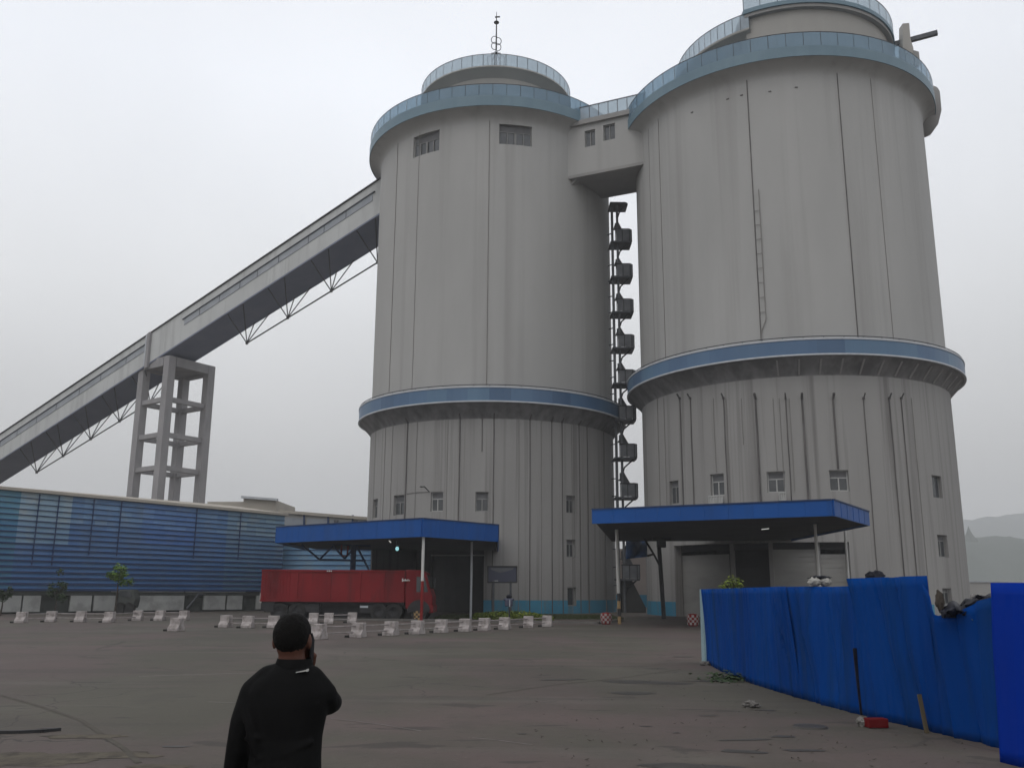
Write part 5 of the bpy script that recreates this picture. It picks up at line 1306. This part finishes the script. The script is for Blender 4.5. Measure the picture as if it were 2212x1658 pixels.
# phone in the right hand
ph = MB(); c_ = Vector((px+hx+.0765, py+.058, hz-.062))
rotm = Matrix.Rotation(R(-35), 3, 'X') @ Matrix.Rotation(R(-6), 3, 'Y')
M['phone'] = pmat('black_phone', (.006, .006, .007), (.009, .009, .010), 6., rough=.5, spec=.1)
ph.box(c_, (.009, .062, .125), ax=rotm); o = ph.build('mobile_phone', M['phone'], None, bevel=.003); tag(o, 'black mobile phone held against the man\'s right ear', 'phone')

# ---------------------------------------------------------------- far right: hills, tower, low wall
def ridge(name, Y, pts, depth, seed, amp, step=2.):
    xs0, xs1 = A(pts[0][0], 1200, Y).x, A(pts[-1][0], 1200, Y).x
    prof = [(A(x, y, Y).x, A(x, y, Y).z) for x, y in pts]
    nx = int((xs1-xs0)/step); ny = 10; vs = []
    for j in range(ny+1):
        v = j/ny
        for i in range(nx+1):
            X = xs0+(xs1-xs0)*i/nx
            for k in range(len(prof)-1):
                if X <= prof[k+1][0] or k == len(prof)-2: t = (X-prof[k][0])/(prof[k+1][0]-prof[k][0]); zt = prof[k][1]+(prof[k+1][1]-prof[k][1])*t; break
            e_ = math.sin(v*math.pi*.5)
            z = zt*e_+amp*e_*(noise.noise(Vector((X*.1, v*9, seed)))+.5*noise.noise(Vector((X*.27, v*20, seed+2)))+.6*abs(noise.noise(Vector((X*.023, v*3, seed)))))
            vs.append((X, Y-depth*(1-v), max(z, -.3) if j else -.3))
    m_ = MB(); m_.add(vs, [(j*(nx+1)+i, j*(nx+1)+i+1, (j+1)*(nx+1)+i+1, (j+1)*(nx+1)+i) for j in range(ny) for i in range(nx)])
    return tag(m_.build(name, M['hill'], None, smooth=True), kind='structure')
ridge('hill', 760, [(1900, 1185), (2078, 1164), (2120, 1158), (2160, 1163), (2212, 1165), (2500, 1150)], 140, 1, 2.6, 4.)
ridge('hill', 1560, [(1500, 1190), (2000, 1132), (2090, 1123), (2150, 1116), (2212, 1108), (2500, 1070)], 200, 5, 4., 8.)
q = A(2094, 1160, 735); sp = empty('spire_tower', (q.x, 735, 0), 'faint pointed tower on the misty hill at far right', 'tower')
zt_ = A(2094, 1135, 735).z; w = .16*1
z0 = q.z-3.5; hh = zt_-z0
mb = MB(); mb.lathe([(7.8, z0), (4.6, z0+hh*.22), (2.3, z0+hh*.5), (.8, z0+hh*.78), (.04, zt_)], (q.x, 735), 16); mb.build('spire', M['hill'], sp, smooth=True)
mb = MB(); mb.lathe([(7.4, -.2), (7.4, z0)], (q.x, 735), 16); mb.build('shaft', M['hill'], sp, smooth=True)
lw = empty('boundary_wall', (A(2150, 1262, 85).x, 85, 0), 'low pale boundary wall beyond the torn fence at far right', 'wall')
x0, x1 = A(2085, 1262, 85).x, A(2400, 1262, 85).x; zt_ = A(2120, 1257, 85).z
mb = MB(); mb.box(((x0+x1)/2, 85, zt_/2), (x1-x0, .4, zt_)); mb.build('wall', M['cream'], lw)
mb = MB(); mb.box(((x0+x1)/2, 85, zt_+.06), (x1-x0+.2, .6, .12)); mb.build('coping', M['rail'], lw)

# ---------------------------------------------------------------- haze, sky, light, camera
HAZE = .00075
hb = MB(); hb.box((0, 790, 84), (2700, 1820, 170)); hz_ = hb.build('haze', M['hill'], None); tag(hz_, kind='stuff')
m = bpy.data.materials.new('haze_air'); m.use_nodes = True; nt = m.node_tree
nt.nodes.remove(nt.nodes['Principled BSDF'])
pv = nd(nt, 'ShaderNodeVolumePrincipled'); pv.inputs['Color'].default_value = (.92, .94, .96, 1); pv.inputs['Density'].default_value = HAZE; pv.inputs['Anisotropy'].default_value = .1
nt.links.new(pv.outputs[0], nt.nodes['Material Output'].inputs['Volume'])
hz_.data.materials.clear(); hz_.data.materials.append(m)

SUN_EL, SUN_AZ = R(58), R(-150)
w = bpy.data.worlds.new('World'); SC.world = w; w.use_nodes = True; nt = w.node_tree; bg = nt.nodes['Background']
sky = nd(nt, 'ShaderNodeTexSky'); sky.sky_type = 'NISHITA'; sky.sun_disc = False; sky.sun_elevation = SUN_EL; sky.sun_rotation = SUN_AZ
sky.dust_density = 5.; sky.air_density = 1.; sky.ozone_density = 1.
tc = nd(nt, 'ShaderNodeTexCoord'); sx = nd(nt, 'ShaderNodeSeparateXYZ'); nt.links.new(tc.outputs['Generated'], sx.inputs[0])
rp_ = nd(nt, 'ShaderNodeValToRGB'); els = rp_.color_ramp.elements
els[0].position = 0; els[0].color = (5.3, 5.25, 5.2, 1); els[1].position = 1; els[1].color = (9.0, 9.1, 9.4, 1)
e_ = els.new(.12); e_.color = (6.7, 6.65, 6.6, 1); e_ = els.new(.30); e_.color = (9.1, 9.2, 9.35, 1); e_ = els.new(.5); e_.color = (10.3, 10.6, 11.2, 1)
nt.links.new(sx.outputs[2], rp_.inputs[0])
nz_ = nd(nt, 'ShaderNodeTexNoise'); nz_.inputs['Scale'].default_value = 1.6; nz_.inputs['Detail'].default_value = 3; nt.links.new(tc.outputs['Generated'], nz_.inputs['Vector'])
mr = nd(nt, 'ShaderNodeMapRange'); mr.inputs[1].default_value = .3; mr.inputs[2].default_value = .7; mr.inputs[3].default_value = .9; mr.inputs[4].default_value = 1.1
nt.links.new(nz_.outputs[0], mr.inputs[0])
mu = nd(nt, 'ShaderNodeVectorMath'); mu.operation = 'SCALE'; nt.links.new(rp_.outputs[0], mu.inputs[0])
mxr = nd(nt, 'ShaderNodeMapRange'); mxr.inputs[1].default_value = -.6; mxr.inputs[2].default_value = .6; mxr.inputs[3].default_value = 1.05; mxr.inputs[4].default_value = .93
nt.links.new(sx.outputs[0], mxr.inputs[0]); mm = nd(nt, 'ShaderNodeMath'); mm.operation = 'MULTIPLY'
nt.links.new(mxr.outputs[0], mm.inputs[0]); nt.links.new(mr.outputs[0], mm.inputs[1]); nt.links.new(mm.outputs[0], mu.inputs['Scale'])
mx = nd(nt, 'ShaderNodeMix'); mx.data_type = 'RGBA'; mx.inputs[0].default_value = .9
nt.links.new(sky.outputs[0], mx.inputs[6]); nt.links.new(mu.outputs[0], mx.inputs[7]); nt.links.new(mx.outputs[2], bg.inputs[0])
bg.inputs[1].default_value = .10
sl = bpy.data.lights.new('sun', 'SUN'); sl.energy = .5; sl.angle = R(40); sl.color = (1, .96, .9)
so_ = bpy.data.objects.new('sun', sl); COL.objects.link(so_)
sd = Vector((math.sin(SUN_AZ)*math.cos(SUN_EL), math.cos(SUN_AZ)*math.cos(SUN_EL), math.sin(SUN_EL)))
so_.rotation_euler = sd.to_track_quat('Z', 'Y').to_euler(); so_.location = (-20, 0, 60)

cam = bpy.data.cameras.new('camera'); co_ = bpy.data.objects.new('camera', cam); COL.objects.link(co_); SC.camera = co_
cam.sensor_width = 36; cam.lens = F/2212*36; cam.clip_start = .1; cam.clip_end = 3000
c_, s_ = math.cos(RO), math.sin(RO)
X_ = Vector((1, 0, 0)); U_ = Vector((0, -math.sin(TH), math.cos(TH))); FW = Vector((0, math.cos(TH), math.sin(TH)))
right = X_*c_+U_*s_; up = -X_*s_+U_*c_
mat = Matrix((right, up, -FW)).transposed().to_4x4(); mat.translation = EYE
co_.matrix_world = mat
vs_ = SC.view_settings; vs_.view_transform = 'Standard'; vs_.look = 'None'; vs_.exposure = 0; vs_.gamma = 1
SC.cycles.use_denoising = True
SC.cycles.max_bounces = 8; SC.cycles.transparent_max_bounces = 16; SC.cycles.volume_bounces = 1
